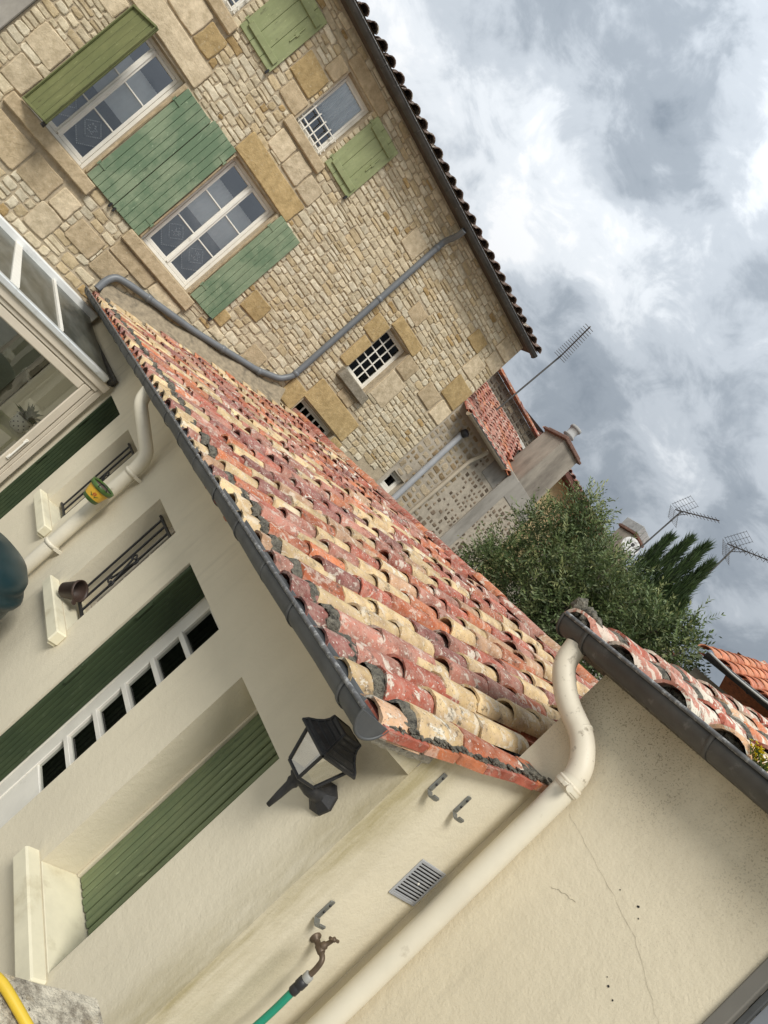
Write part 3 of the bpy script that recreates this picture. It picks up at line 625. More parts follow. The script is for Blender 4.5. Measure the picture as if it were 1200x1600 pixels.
st = rubble(FS, -0.79, 6.85, -1.0, 1.2, reserved, q, 0.075, 0.145, 0.08, 0.23, 0.018, above_rake) + rubble(FS, -0.79, 6.85, 1.2, 4.44, reserved, q, 0.062, 0.118, 0.08, 0.235, 0.015, above_rake)
def stone_col(q):
    r = q.random()
    c = (0.64, 0.55, 0.395) if r < 0.5 else (0.68, 0.605, 0.46) if r < 0.78 else (0.56, 0.45, 0.285) if r < 0.98 else (0.44, 0.31, 0.15)
    return shade(c, q.uniform(0.85, 1.12))
def apparent(s):
    x, z = (s[0]+s[1])/2, (s[2]+s[3])/2; dep = cf.dot(Vector((x, YS, z))); return (s[1]-s[0])*(s[3]-s[2])/(dep*dep)
def infrm(s):
    p = Vector(((s[0]+s[1])/2, YS, (s[2]+s[3])/2)); dz = cf.dot(p); return abs(cr.dot(p)/dz) < 600/1098 and abs(cu.dot(p)/dz) < 800/1098
st.sort(key=lambda s: (not infrm(s), -apparent(s)))
rest = MB(); nb = sum(1 for _ in blocks)
for i, s in enumerate(st):
    dep = q.uniform(0.009, 0.019)
    if i < 298:
        mb = MB(); stone_shape(mb, FS, *s, dep, (1, 1, 1), q); o = mb.build('stone', M['stone'], house, False); o.color = (*stone_col(q), 1)
    else: stone_shape(rest, FS, *s, dep, stone_col(q), q)
tag(rest.build('small_rubble', M['stone'], house, False), kind='stuff')

# eaves, gutter, roof of the stone house
mb = MB(); mb.box((-3, 9.80, 4.462), (6.95, 10.3, 4.50)); mb.add([(-3, 9.66, 4.50), (6.95, 9.66, 4.50), (6.95, 13.5, 5.72), (-3, 13.5, 5.72)], [(0, 1, 2, 3)]); mb.add([(-3, 13.5, 5.72), (6.95, 13.5, 5.72), (6.95, 17.5, 4.45), (-3, 17.5, 4.45)], [(0, 1, 2, 3)])
roof = mb.build('roof', simple('eave_board', (0.10, 0.075, 0.055), 0.2, 8, 0.9, 0.2), house)
x = -0.9; q = random.Random(5)
while x < 6.95:
    for row in range(2):
        mw = Matrix.Translation((x+q.uniform(-0.01, 0.01), 9.615+0.30*row, 4.485+0.095*row+0.02)) @ Matrix.Rotation(PI/2, 4, 'Z') @ Matrix.Rotation(-0.27, 4, 'Y')
        place_mesh('roof_tile', TILE[q.randrange(5)], mw, roof, shade((0.17, 0.10, 0.08), q.uniform(0.35, 0.75)))
    x += 0.215
def gutter(root, p0, p1, out_dir, r, mat, brackets, endcap=True, name='gutter'):
    p0, p1 = Vector(p0), Vector(p1); ax = (p1-p0).normalized(); o = Vector(out_dir); up = Vector((0, 0, 1)); n = 12; mb = MB()
    def ring(p, rr, bead=True):
        R = []
        for k in range(n+1):
            a = PI*k/n; R.append(p + o*rr*math.cos(a) - up*rr*math.sin(a))
        return R
    steps = max(2, int((p1-p0).length/0.35)); vs = []; fs = []; th = 0.004
    for i in range(steps+1):
        p = p0+(p1-p0)*i/steps+up*0.004*math.sin(i*1.7); vs += ring(p, r)+ring(p, r-th)
    m = n+1
    for i in range(steps):
        a, b = i*2*m, (i+1)*2*m
        for k in range(n): fs.append((a+k, a+k+1, b+k+1, b+k)); fs.append((a+m+k, b+m+k, b+m+k+1, a+m+k+1))
        fs.append((a, b, b+m, a+m)); fs.append((a+n, a+m+n, b+m+n, b+n))
    mb.add(vs, fs, True)
    for i in range(steps): 
        pass
    g_ = mb.build(name, mat, root)
    mb = MB(); mb.tube([p0+o*(r+0.003)+up*0.004, p1+o*(r+0.003)+up*0.004], 0.009, 8); mb.build('gutter_bead', M['bead'], g_)
    if endcap:
        for p in ((p0, p1) if endcap == 'both' else (p0,)):
            mb = MB(); R = ring(p, r-0.001); Rf = [v-ax*0.006 for v in ring(p, r-0.001)]; mb.add(R+Rf, [list(range(m)), list(range(m, 2*m))[::-1]]+[(k, k+1, m+k+1, m+k) for k in range(n)]+[(0, m, 2*m-1, m-1)])
            Rr = ring(p-ax*0.004, r+0.003); mb.tube(Rr, 0.006, 6); mb.build('gutter_end_cap', mat, g_)
    for t in brackets:
        p = p0+ax*t; mb = MB(); vs = []
        for dx in (-0.009, 0.009):
            for rr in (r+0.0045, r+0.0005):
                vs += [v+ax*dx for v in ring(p, rr)]
        fs = []
        for k in range(n): fs += [(k, k+1, 2*m+k+1, 2*m+k), (m+k, m+k+1, 3*m+k+1, 3*m+k), (k, m+k, m+k+1, k+1), (2*m+k, 2*m+k+1, 3*m+k+1, 3*m+k)]
        mb.add(vs, fs, True); mb.build('gutter_bracket', mat, g_)
    return g_
gutter(house, (6.86, 9.60, 4.405), (-2.5, 9.60, 4.405), (0, -1, 0), 0.065, M['zinc_dark'], [0.5+0.9*i for i in range(9)])
dp = smooth_path([(4.30, 9.61, 4.33), (4.34, 9.70, 4.24), (4.36, 9.93, 4.10), (4.36, 9.93, 0.98), (4.25, 9.93, 0.80), (3.9, 9.93, 0.62), (2.9, 9.93, 0.31), (1.92, 9.93, 0.08), (1.75, 9.93, 0.02), (1.70, 9.90, -0.10), (1.70, 9.86, -0.26)], 0.07)
mb = MB(); mb.tube(dp, 0.048, 14); pipe = mb.build('downpipe', M['pvc'], house)
for p, ax in (((4.36, 9.93, 3.95), (0, 0, 1)), ((4.36, 9.93, 2.75), (0, 0, 1)), ((4.36, 9.93, 1.04), (0, 0, 1)), ((3.35, 9.93, 0.449), (1, 0, 0.31)), ((3.95, 9.93, 0.638), (1, 0, 0.34)), ((2.2, 9.93, 0.146), (1, 0, 0.24))):
    mb = MB(); mb.lathe([(0.050, -0.03), (0.056, -0.025), (0.056, 0.025), (0.050, 0.03)], p, ax, 14); mb.build('pipe_clamp', M['pvc'], pipe)

# ================================================================== CREAM HOUSE (left wing with the tiled lean-to roof)
cream = thing('cream_house', (2.3, 5.0, GROUND), 'low cream plastered house with recessed openings under a red and yellow canal tiled roof', 'house')
O1 = (1.962, 2.490, -1.955, -0.783); O2 = (2.885, 3.58, GROUND, -0.781); O3 = (3.975, 4.504, -1.66, -0.781); O4 = (5.455, 5.985, -1.66, -0.781); O5 = (6.43, 7.085, GROUND, -0.79)
mb = MB(); wall(mb, FL, YG, YS-0.04, GROUND, -0.36, [O1, O2, O3, O4, O5], 0.24); mb.build('wall', M['plaster_corner'], cream, False)
mb = MB(); zs = lambda x: -0.292+0.268*(x-1.95)
mb.add([(XL, YG, GROUND), (XR, YG, GROUND), (XR, YG, zs(XR)), (XL, YG, zs(XL))], [(0, 1, 2, 3)])
mb.add([(XL, YG+0.003, zs(XL)), (XL-0.30, YG+0.003, zs(XL-0.30)), (XL-0.30, YG+0.003, zs(XL-0.3)-0.005), (XL, YG+0.003, -0.40)], [(0, 1, 2, 3)]); mb.build('end_wall', M['plaster_corner'], cream, False)
mb = MB(); mb.box((XL-0.27, YG+0.004, -0.365), (XL-0.001, YS-0.05, -0.35)); mb.build('soffit', M['plaster'], cream)
# crumbling mortar at the corner under the verge
q = random.Random(21); mb = MB()
for i in range(170):
    x = q.uniform(1.735, 2.0); lo = -0.372+0.24*(x-1.735); hi = zs(x)
    s = q.uniform(0.012, 0.026); lump(mb, (x, YG-0.002, q.uniform(lo, max(lo, hi-0.03))), (s*1.3, 0.012+0.012*q.random(), s), q)
tag(mb.build('corner_mortar', simple('crumbled_mortar', (0.42, 0.39, 0.32), 0.25, 40, 0.95, 0.8, 90, dirt=(0.16, 0.14, 0.11), dscale=14), cream), kind='stuff')
# sills
for (a, b), zt, dep, s_in in (((1.925, 2.555), -1.956, 0.075, O1), ((3.90, 4.60), -1.662, 0.075, O3), ((5.385, 6.11), -1.662, 0.075, O4)):
    mb = MB(); mb.box((a, zt-0.085, -0.001), (b, zt, dep), 0.008, FL); mb.box((s_in[0]+0.001, zt-0.06, -0.24), (s_in[1]-0.001, zt+0.003, -0.0015), 0.002, FL); mb.box((a+0.015, zt-0.105, 0.001), (b-0.015, zt-0.086, dep-0.02), 0.004, FL); mb.build('sill', M['sill'], cream)
# closed plank shutter in the nearest opening
mb = MB()
for z in (-1.65, -1.05): mb.box((1.97, z-0.05, -0.258), (2.48, z+0.05, -0.236), 0.003, FL)
shutter = mb.build('shutter', M['sh_moss'], cream); shutter['label'] = 'closed moss green plank shutter'
n = 13
for i in range(n):
    a = 1.966+0.508*i/n; b = 1.966+0.508*(i+1)/n; j = rnd.uniform(-0.005, 0.004); mb = MB(); mb.box((a+0.0028, -1.945+rnd.uniform(-0.004, 0.006), -0.235), (b-0.002, -0.788, -0.205+j), 0.006, FL); mb.build('plank', M['sh_moss'], shutter)
mb = MB(); mb.box((2.474, -1.95, -0.24), (2.489, -0.785, -0.196), 0.002, FL); mb.build('jamb_strip', M['plaster'], cream)
# narrow glazed doors with a shutter leaf folded against the left reveal
def reveal_shutter(o, lab=None):
    a, b, c, d = o; fr = lambda u, v, w: (XL + 0.006 + u, b - 0.012 + w, v); mb = MB()
    mb.box((0.004, GROUND+0.11, -0.020), (0.208, d-0.008, -0.010), 0, fr); sh = mb.build('shutter', M['sh_dark'], cream)
    k = 7
    for i in range(k):
        u0, u1 = 0.212*i/k, 0.212*(i+1)/k; mb = MB(); mb.box((u0+0.0012, GROUND+0.1, -0.026), (u1-0.0012, d-0.004, rnd.uniform(-0.002, 0.001)), 0.004, fr); mb.build('plank', M['sh_dark'], sh)
    
    for h in (0.42, 0.95): mb = MB(); mb.tube([fr(0.006, d-h, -0.034), fr(0.006, d-h+0.12, -0.034)], 0.009, 8); mb.build('hinge', M['sh_dark'], sh)
reveal_shutter(O2); reveal_shutter(O5)
def glazed_door(o, npan):
    a, b, c, d = o; w = -0.225; mb = MB()
    mb.box((a, c, w-0.06), (a+0.03, d, w), 0.003, FL); mb.box((b-0.03, c, w-0.06), (b, d, w+0.001), 0.003, FL); mb.box((a+0.03, d-0.035, w-0.06), (b-0.03, d, w), 0.003, FL)
    dr = mb.build('door', M['white'], cream); x0, x1 = a+0.032, b-0.032
    mb = MB(); s = 0.09; zb = -2.17
    mb.box((x1-0.10, c+0.05, w-0.045), (x1, d-0.038, w-0.006), 0.004, FL); mb.box((x0, c+0.05, w-0.045), (x0+0.045, d-0.038, w-0.006), 0.004, FL)
    mb.box((x0+0.045, d-0.10, w-0.045), (x1-0.10, d-0.038, w-0.006), 0.004, FL); mb.box((x0+0.045, c+0.05, w-0.045), (x1-0.10, zb, w-0.012), 0.004, FL); mb.build('door_leaf', M['white'], dr)
    h0, h1 = zb, d-0.10
    for k in range(npan):
        z0, z1 = h0+(h1-h0)*k/npan, h0+(h1-h0)*(k+1)/npan
        if k: mb = MB(); mb.box((x0+0.045, z0-0.016, w-0.04), (x1-0.10, z0+0.016, w+0.004), 0.003, FL); mb.build('glazing_bar', M['white'], dr)
        mb = MB(); mb.add([FL(x0+0.045, z0, w-0.026), FL(x1-0.10, z0, w-0.026), FL(x1-0.10, z1, w-0.026), FL(x0+0.045, z1, w-0.026)], [(0, 1, 2, 3)]); mb.build('pane', M['glass_dark'], dr, False)
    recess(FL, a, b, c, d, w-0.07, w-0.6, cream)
glazed_door(O2, 6); glazed_door(O5, 4)
def grille_window(o, knot):
    a, b, c, d = o; w = -0.215
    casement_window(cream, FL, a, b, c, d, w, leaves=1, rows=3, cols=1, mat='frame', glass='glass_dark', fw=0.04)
    mb = MB(); gw = -0.10; lo, hi = c+0.045, d-0.085
    for i in range(5):
        u = a+0.055+(b-a-0.11)*i/4; mb.tube([FL(u, lo, gw), FL(u, hi, gw)], 0.0085, 8)
    for z in (lo, hi): mb.box((a+0.002, z-0.008, gw-0.012), (b-0.002, z+0.008, gw+0.012), 0.002, FL)
    gr = mb.build('window_grille', M['iron'], cream); mb = MB(); u0 = (a+b)/2; zc = (lo+hi)/2
    for sg in (-1, 1):
        for s2 in (-1, 1):
            pts = []
            for k in range(13):
                t = k/12*1.5*PI; r_ = 0.030*(1-0.4*k/12); pts.append(FL(u0+s2*(0.028-r_*math.cos(t)*0.9), zc+sg*(0.10+r_*math.sin(t)), gw+0.016))
            mb.tube(pts, 0.006, 6)
        mb.tube([FL(u0-0.03, zc+sg*0.1, gw+0.016), FL(u0+0.03, zc-sg*0.1, gw+0.016)], 0.007, 6)
    mb.build('grille_ornament', M['iron'], gr)
grille_window(O3, True); grille_window(O4, True)
# roof: a slightly warped plane of canal tiles
def zroof(x, y): return -0.285 + (x-1.72)*(0.278+0.024*(y-1.5)/8.5) + 0.012*math.sin(y*0.9+x)
EAVE, RIDGE = 1.715, 4.84
mb = MB(); ny = 10
for i in range(ny):
    y0 = 1.50+(YS-1.50)*i/ny; y1 = 1.50+(YS-1.50)*(i+1)/ny
    for x0, x1 in ((1.74, XR), (XR, RIDGE)):
        if y0 < 1.66 and x0 >= XR: y0b = 1.66
        else: y0b = y0
        mb.add([(x0, y0b, zroof(x0, y0b)-0.105), (x1, y0b, zroof(x1, y0b)-0.105), (x1, y1, zroof(x1, y1)-0.105), (x0, y1, zroof(x0, y1)-0.105)], [(0, 1, 2, 3)])
    mb.add([(RIDGE, y0, zroof(RIDGE, y0)-0.105), (7.4, y0, -0.2), (7.4, y1, -0.2), (RIDGE, y1, zroof(RIDGE, y1)-0.105)], [(0, 1, 2, 3)])
roof = mb.build('roof', M['mortar_grey'], cream)
q = random.Random(17); PITCH = 0.2135; ROW = 0.243; tiles = []; chan = MB(); collars = MB(); under = tile_mb(L=0.42, under=True, r0=0.075, r1=0.085, seg=5)
ncol = int((YS-0.06-1.56)/PITCH)+1
for j in range(ncol):
    y = 1.555+PITCH*j+q.uniform(-0.012, 0.012); lean = q.uniform(-0.012, 0.012); tone = q.random()
    for i in range(-1, 13):
        x = EAVE+q.uniform(-0.012, 0.012) if i < 0 else EAVE+0.145+ROW*i+q.uniform(-0.02, 0.02)
        if x > RIDGE-0.10: continue
        yy = y+lean*i+q.uniform(-0.006, 0.006)
        if x+0.35 > XR-0.03 and yy < 1.76: continue
        slope = math.atan(0.283)-0.045; z = zroof(x, yy)-0.062+(0.002 if i >= 0 else -0.01)+q.uniform(-0.006, 0.006); x += 0.05*(q.random() < 0.06)-0.03*(q.random() < 0.08)
        r_ = q.random(); big_y = noise.noise(Vector((yy*0.55, x*0.8, 4.2)))
        if i < 0: nm = q.choice(['yellow', 'pink', 'yellow', 'sand', 'wine'])
        elif r_ < 0.30+0.42*big_y: nm = 'yellow'
        elif r_ < 0.36+0.3*big_y: nm = 'sand'
        else: nm = q.choices(['red', 'pink', 'wine', 'orange', 'rust'], [32, 27, 17, 14, 10])[0]
        if j == 0 and i == 1: nm = 'rust'
        tiles.append((x, yy, z, slope+q.uniform(-0.02, 0.015), q.gauss(0, 0.04), q.gauss(0, 0.06), shade(TC[nm], q.uniform(0.74, 1.16)), i))
    for i in range(0, 9):
        x = EAVE-0.015+0.36*i; yy = y+PITCH/2
        if x > RIDGE-0.3 or (x+0.42 > XR-0.02 and yy < 1.78) or yy > YS-0.02: continue
        merge_into(chan, under, tile_xform((x, yy, zroof(x, yy)-0.048), math.atan(0.283)-0.02), shade(TC[q.choice(['orange', 'red', 'rust'])], q.uniform(0.8, 1.1)))
tiles.sort(key=lambda t: t[0]**2+t[1]**2); far = MB(); src = tile_mb(seed=3, seg=6, L=0.36)
for k, (x, y, z, slope, yaw, roll, col, i) in enumerate(tiles):
    mw = tile_xform((x, y, z), slope, yaw, roll) @ Matrix.Diagonal((1, q.uniform(0.93, 1.09), q.uniform(0.82, 1.05), 1))
    if k < 298: place_mesh('roof_tile', TILE_SHORT[k % 2] if i < 0 else TILE[(k*5+k//3) % 7], mw, roof, col)
    else: merge_into(far, src, mw, col)
    if i == 0 and q.random() < 0.85:                   # lump of dark bedding mortar under the lip of the second tile
        n = 13; vs = []
        for s in range(4):
            for a in range(n+1):
                t = PI*a/n; rr = (0.092 if s in (1, 2) else 0.080)+q.uniform(-0.007, 0.010); p = mw @ Vector((-0.055+0.022*s+q.uniform(-0.011, 0.009), rr*math.cos(t), rr*0.88*math.sin(t)-0.013)); vs.append(p)
        m = n+1; collars.add(vs, [(s*m+a, s*m+a+1, (s+1)*m+a+1, (s+1)*m+a) for s in range(3) for a in range(n)], True)
o = far.build('far_roof_tile_rows', M['tile'], roof); tag(o, kind='stuff')
o = chan.build('channel_tile_rows', M['tile_clean'], roof); tag(o, kind='stuff')
tag(collars.build('bedding_mortar', M['mortar_grey'], roof), kind='stuff')
y = 1.80
while y < YS-0.1:                                      # ridge tiles
    mw = Matrix.Translation((RIDGE+0.03+q.uniform(-0.01, 0.01), y, zroof(RIDGE, y)-0.035+q.uniform(-0.006, 0.006))) @ Matrix.Rotation(PI/2, 4, 'Z') @ Matrix.Rotation(-0.03+q.uniform(-0.02, 0.02), 4, 'Y') @ Matrix.Scale(1.12, 4)
    place_mesh('ridge_tile', TILE[q.randrange(7)], mw, roof, shade(TC[q.choice(['red', 'pink', 'sand', 'red', 'orange'])], q.uniform(0.75, 1.05))); y += 0.315
# verge: a course of thin orange bricks under the edge tiles
x = 1.70
while x < XR-0.08:
    L = q.uniform(0.12, 0.24); z = zs(x); x1 = min(x+L, XR-0.005); mb = MB(); vs = []
    for xx in (x+0.003, x1-0.003):
        zz = zs(xx)+q.uniform(-0.007, 0.006)+0.003
        vs += [(xx, 1.445+q.uniform(-0.006, 0.006), zz), (xx, 1.60, zz+0.002), (xx, 1.60, zz+0.034), (xx, 1.445+q.uniform(-0.006, 0.006), zz+0.032)]
    mb.add(vs, [(0, 1, 2, 3), (4, 7, 6, 5), (0, 4, 5, 1), (1, 5, 6, 2), (2, 6, 7, 3), (3, 7, 4, 0)]); o = mb.build('verge_brick', M['tile_clean'], roof); o.color = (*shade(TC[q.choice(['orange', 'orange', 'red', 'rust'])], q.uniform(0.8, 1.15)), 1); x += L
mb = MB()
for i in range(130):
    x = q.uniform(1.74, 2.60); s = q.uniform(0.004, 0.011); zz = zs(x)+0.036+q.uniform(-0.004, 0.016)*(q.random() < 0.5); lump(mb, (x, 1.468+q.uniform(0, 0.012), zz), (s*1.7, 0.014, s*0.8), q)
vs = []
for i in range(61):
    x = 1.73+0.87*i/60; vs += [(x, 1.470, zs(x)+0.03), (x, 1.470, zs(x)+0.041+q.uniform(-0.005, 0.007)), (x, 1.60, zs(x)+0.03)]
mb.add(vs, [f for i in range(60) for f in ((3*i, 3*i+3, 3*i+4, 3*i+1), (3*i+1, 3*i+4, 3*i+5, 3*i+2))])  # dark sheet stands in for the dark gap under the edge tiles
tag(mb.build('verge_mortar', M['mortar_grey'], roof), kind='stuff')
# mortar fillet where the roof meets the stone wall
mb = MB(); n = 26; vs = []
for i in range(n+1):
    x = 1.74+(4.45-1.74)*i/n; z = zroof(x, 9.9); hh = 0.20-0.03*math.sin(i*0.9); vs += [(x, 9.62+0.015*math.sin(i*1.9), z-0.025+q.uniform(-0.01, 0.01)), (x, 9.80, z+0.05), (x, 9.955, z+hh)]
mb.add(vs, [f for i in range(n) for f in ((3*i, 3*i+3, 3*i+4, 3*i+1), (3*i+1, 3*i+4, 3*i+5, 3*i+2))], True); mb.build('mortar_fillet', simple('flashing_mortar', (0.27, 0.22, 0.15), 0.3, 14, 0.95, 0.7, 40, dirt=(0.12, 0.10, 0.07), dscale=6), cream)
gutter(cream, (1.64, 1.455, -0.318), (1.665, 9.88, -0.34), (-1, 0, 0), 0.068, M['zinc'], [0.14, 0.62, 0.95, 1.35, 1.75]+[2.2+0.42*i for i in range(15)]+[8.3])
dp = smooth_path([(1.66, 5.32, -0.38), (1.67, 5.28, -0.48), (1.915, 5.02, -0.70), (1.925, 5.0, -0.82), (1.925, 4.99, -1.9)], 0.06)
mb = MB(); mb.tube(dp, 0.052, 14); pipe = mb.build('downpipe', M['pipe_cream'], cream)
for z in (-0.86, -1.62): mb = MB(); mb.lathe([(0.053, -0.014), (0.060, -0.012), (0.060, 0.012), (0.053, 0.014)], (1.925, 4.995, z), n=16); mb.box((1.94, 4.93, z-0.012), (2.0, 4.945, z+0.012)); mb.build('pipe_clamp', M['pipe_cream'], pipe)

# ================================================================== RIGHT WING
wing = thing('right_wing_house', (3.5, 0.2, GROUND), 'cream plastered wing at the lower right with lichen covered tiles and a black gutter', 'house')
mb = MB(); DO = (-1.2, 0.622, GROUND, 0.24)
wall(mb, FR, -3.0, 1.649, GROUND, 0.45, [DO], 0.12); mb.add([(XR, 1.649, GROUND), (5.2, 1.649, GROUND), (5.2, 1.649, 1.2), (XR, 1.649, 0.45)], [(0, 1, 2, 3)]); mb.build('wall', M['plaster_speck'], wing, False)
mb = MB(); fw = 0.042
mb.box((0.622-fw, GROUND, -0.03), (0.622, 0.238, 0.012), 0.004, FR); mb.box((-1.2, 0.238-fw, -0.03), (0.622-fw-0.001, 0.238, 0.012), 0.004, FR)
door = mb.build('door_frame', simple('taupe_frame', (0.155, 0.145, 0.125), 0.08, 6, 0.5, 0.03), wing)
mb = MB(); mb.box((0.622-fw-0.02, GROUND, -0.05), (0.622-fw, 0.19, -0.028), 0.003, FR); mb.build('door_edge', M['zinc'], door)
mb = MB(); mb.box((-1.2, GROUND, -0.06), (0.622-fw-0.021, 0.19, -0.045), 0.002, FR); mb.build('door_leaf', simple('blue_grey_door', (0.25, 0.265, 0.29), 0.05, 4, 0.45, 0.02), door)
# wing roof
def zw(x): return 0.475+0.30*(x-2.45)
mb = MB(); mb.add([(2.50, 1.86, zw(2.5)-0.07), (5.2, 1.86, zw(5.2)-0.07), (5.2, -3, zw(5.2)-0.07), (2.50, -3, zw(2.5)-0.07)], [(0, 1, 2, 3)]); mb.box((2.50, -3, 0.39), (2.70, 1.84, 0.41)); roof = mb.build('roof', M['mortar_grey'], wing)
q = random.Random(9); y = 1.80; col = 0; under2 = tile_mb(L=0.42, under=True, r0=0.085, r1=0.095, seg=5, seed=2); chan = MB(); coll = MB()
while y > -2.8:
    for i in range(8):
        x = 2.45+0.285*i+q.uniform(-0.012, 0.012); mw = tile_xform((x, y+q.uniform(-0.008, 0.008), zw(x)-0.030), math.atan(0.30)-0.045, q.uniform(-0.03, 0.03), q.uniform(-0.04, 0.04)) @ Matrix.Diagonal((1, 1.04, 0.98, 1))
        place_mesh('roof_tile', TILE_WING[q.randrange(4)], mw, roof, shade(TC[q.choices(['pink', 'red', 'sand', 'wine', 'orange'], [46, 22, 20, 6, 6])[0]], q.uniform(1.0, 1.3)))
        if i == 0:
            for _ in range(16): lump(coll, mw @ Vector((0.025+0.03*q.random(), q.uniform(-0.055, 0.055), q.uniform(-0.01, 0.028))), (0.02, 0.02, 0.016), q)
        if i < 3 and q.random() < 0.8:
            n = 9; vs = []
            for s in range(4):
                for a in range(n+1):
                    t = PI*a/n; rr = (0.094 if s in (1, 2) else 0.081)+q.uniform(-0.004, 0.008); vs.append(mw @ Vector((0.235+0.025*s+q.uniform(-0.007, 0.007), rr*math.cos(t), rr*0.76*math.sin(t)-0.006)))
            m = n+1; coll.add(vs, [(s*m+a, s*m+a+1, (s+1)*m+a+1, (s+1)*m+a) for s in range(3) for a in range(n)], True)
        merge_into(chan, under2, tile_xform((x+0.045, y-0.125, zw(x)-0.005), math.atan(0.30)-0.02), shade(TC[q.choice(['wine', 'pink', 'orange'])], q.uniform(0.8, 1.1)))
    y -= 0.25; col += 1
tag(chan.build('channel_tile_rows', M['tile_white'], roof), kind='stuff'); tag(coll.build('bedding_mortar', M['mortar_grey'], roof), kind='stuff')
mb = MB(); q = random.Random(4)
for i in range(40): s = q.uniform(0.018, 0.04); p = (2.46+q.random()*0.14, 1.83+q.uniform(-0.05, 0.04), zw(2.45)+q.uniform(-0.04, 0.05)); lump(mb, p, (s, s, s), q)
tag(mb.build('verge_mortar', M['mortar_grey'], roof), kind='stuff')
gutter(wing, (2.50, 1.862, 0.448), (2.50, -2.8, 0.448), (-1, 0, 0), 0.070, M['zinc_dark'], [0.14, 0.77, 1.45, 2.15, 2.85])
dp = smooth_path([(2.505, 1.765, 0.385), (2.505, 1.745, 0.29), (2.535, 1.64, 0.195), (2.55, 1.47, 0.135), (2.55, 1.385, 0.04), (2.55, 1.38, -0.06), (2.55, 1.372, -1.0), (2.55, 1.366, GROUND)], 0.10, 7)
mb = MB(); mb.tube(dp, 0.0465, 20); pipe = mb.build('downpipe', M['pipe_cream'], wing); 
i_top = 22; mb = MB(); mb.tube([p for p in dp if p.z > 0.0], 0.0472, 20, False); mb.build('pipe_elbow', M['pipe_cream_dirty'], pipe)
for p, ax, rr in (((2.55, 1.379, -0.045), (0, 0, 1), 0.050), ((2.55, 1.381, -0.02), (0, 0, 1), 0.052), ((2.526, 1.70, 0.246), (0.25, -0.75, -0.72), 0.049), ((2.55, 1.50, 0.146), (0.05, -0.9, -0.35), 0.0487)):
    mb = MB(); mb.lathe([(rr-0.004, -0.007), (rr, -0.005), (rr, 0.005), (rr-0.004, 0.007)], p, ax, 20); mb.build('pipe_collar', M['pipe_cream_dirty'], pipe)
mb = MB(); mb.lathe([(0.0535, -0.008), (0.0535, 0.008)], (2.55, 1.38, -0.033), n=20); mb.box((2.475, 1.345, -0.043), (2.492, 1.365, -0.024), 0.003); mb.tube([(2.47, 1.325, -0.033), (2.50, 1.352, -0.033)], 0.013, 10); mb.build('pipe_clamp', M['pipe_cream'], pipe)
# hairline cracks and holes in the plaster
def crack(pts, wd):
    mb = MB(); vs = []; q = random.Random(len(pts)); P = []
    for a, b in zip(pts[:-1], pts[1:]):
        for k in range(6): t = k/6; P.append((a[0]+(b[0]-a[0])*t+q.uniform(-0.004, 0.004), a[1]+(b[1]-a[1])*t+q.uniform(-0.004, 0.004)))
    P.append(pts[-1])
    for i, (u, v) in enumerate(P): w = wd*(0.4+0.9*q.random()); vs += [FR(u, v-w, 0.0012), FR(u, v+w, 0.0012)]
    mb.add(vs, [(2*i, 2*i+2, 2*i+3, 2*i+1) for i in range(len(P)-1)]); mb.build('crack', M['crack'], wing, False)
crack([(1.335, -0.10), (1.22, -0.125), (1.03, -0.165), (0.90, -0.20), (0.78, -0.26), (0.69, -0.31)], 0.0005)
crack([(1.20, -0.32), (1.165, -0.30), (1.10, -0.28)], 0.0008)
mb = MB(); q = random.Random(2)
for u, v, r_ in ((0.955, -0.125, 0.0045), (0.93, -0.15, 0.003), (0.855, -0.36, 0.004), (0.82, -0.375, 0.003), (0.875, -0.345, 0.002), (1.03, -0.135, 0.0025)):
    mb.add([FR(u+r_*math.cos(k*PI/4)*q.uniform(0.7, 1.2), v+r_*math.sin(k*PI/4)*q.uniform(0.7, 1.2), 0.0015) for k in range(8)], [list(range(8))])
mb.build('plaster_chip', M['dark'], wing, False)

# ================================================================== VERANDA
ver = thing('veranda', (0.8, 8.4, GROUND), 'glazed veranda with beige frame and glass roof at the left edge', 'veranda')
def FV(u, v, w): return (u, 7.1 - w, v)
zt = -0.748; mb = MB(); xr = 1.955
mb.box((-2.6, zt-0.085, -0.06), (xr, zt, 0.035), 0.008, FV); mb.box((xr-0.06, GROUND, -0.06), (xr, zt-0.086, 0.0), 0.006, FV)
mb.box((-2.6, zt-0.13, -0.05), (xr-0.061, zt-0.087, 0.012), 0.006, FV); mb.box((xr-0.095, GROUND, -0.05), (xr-0.061, zt-0.131, -0.006), 0.005, FV); mb.build('front_frame', M['frame'], ver)
mb = MB(); a1 = 1.855; zz = -0.885; s = 0.085
mb.box((a1-s, GROUND+0.1, -0.04), (a1, zz, 0.004), 0.01, FV); mb.box((0.46, zz-s, -0.04), (a1-s-0.001, zz, 0.004), 0.01, FV); mb.box((0.46-s, GROUND+0.1, -0.04), (0.459, zz, 0.004), 0.01, FV); sash = mb.build('sliding_sash', M['frame'], ver)
mb = MB(); mb.add([FV(0.46, GROUND+0.2, -0.02), FV(a1-s, GROUND+0.2, -0.02), FV(a1-s, zz-s, -0.02), FV(0.46, zz-s, -0.02)], [(0, 1, 2, 3)]); mb.build('pane', M['glass_roof'], sash, False)
mb = MB(); mb.tube([FV(a1-0.04, -1.88, 0.02), FV(a1-0.04, -1.66, 0.02)], 0.010, 8); mb.box((a1-0.055, -1.90, 0.005), (a1-0.025, -1.85, 0.022), 0.004, FV); mb.box((a1-0.055, -1.69, 0.005), (a1-0.025, -1.64, 0.022), 0.004, FV); mb.build('handle', M['white'], sash)
mb = MB(); s2 = 0.36
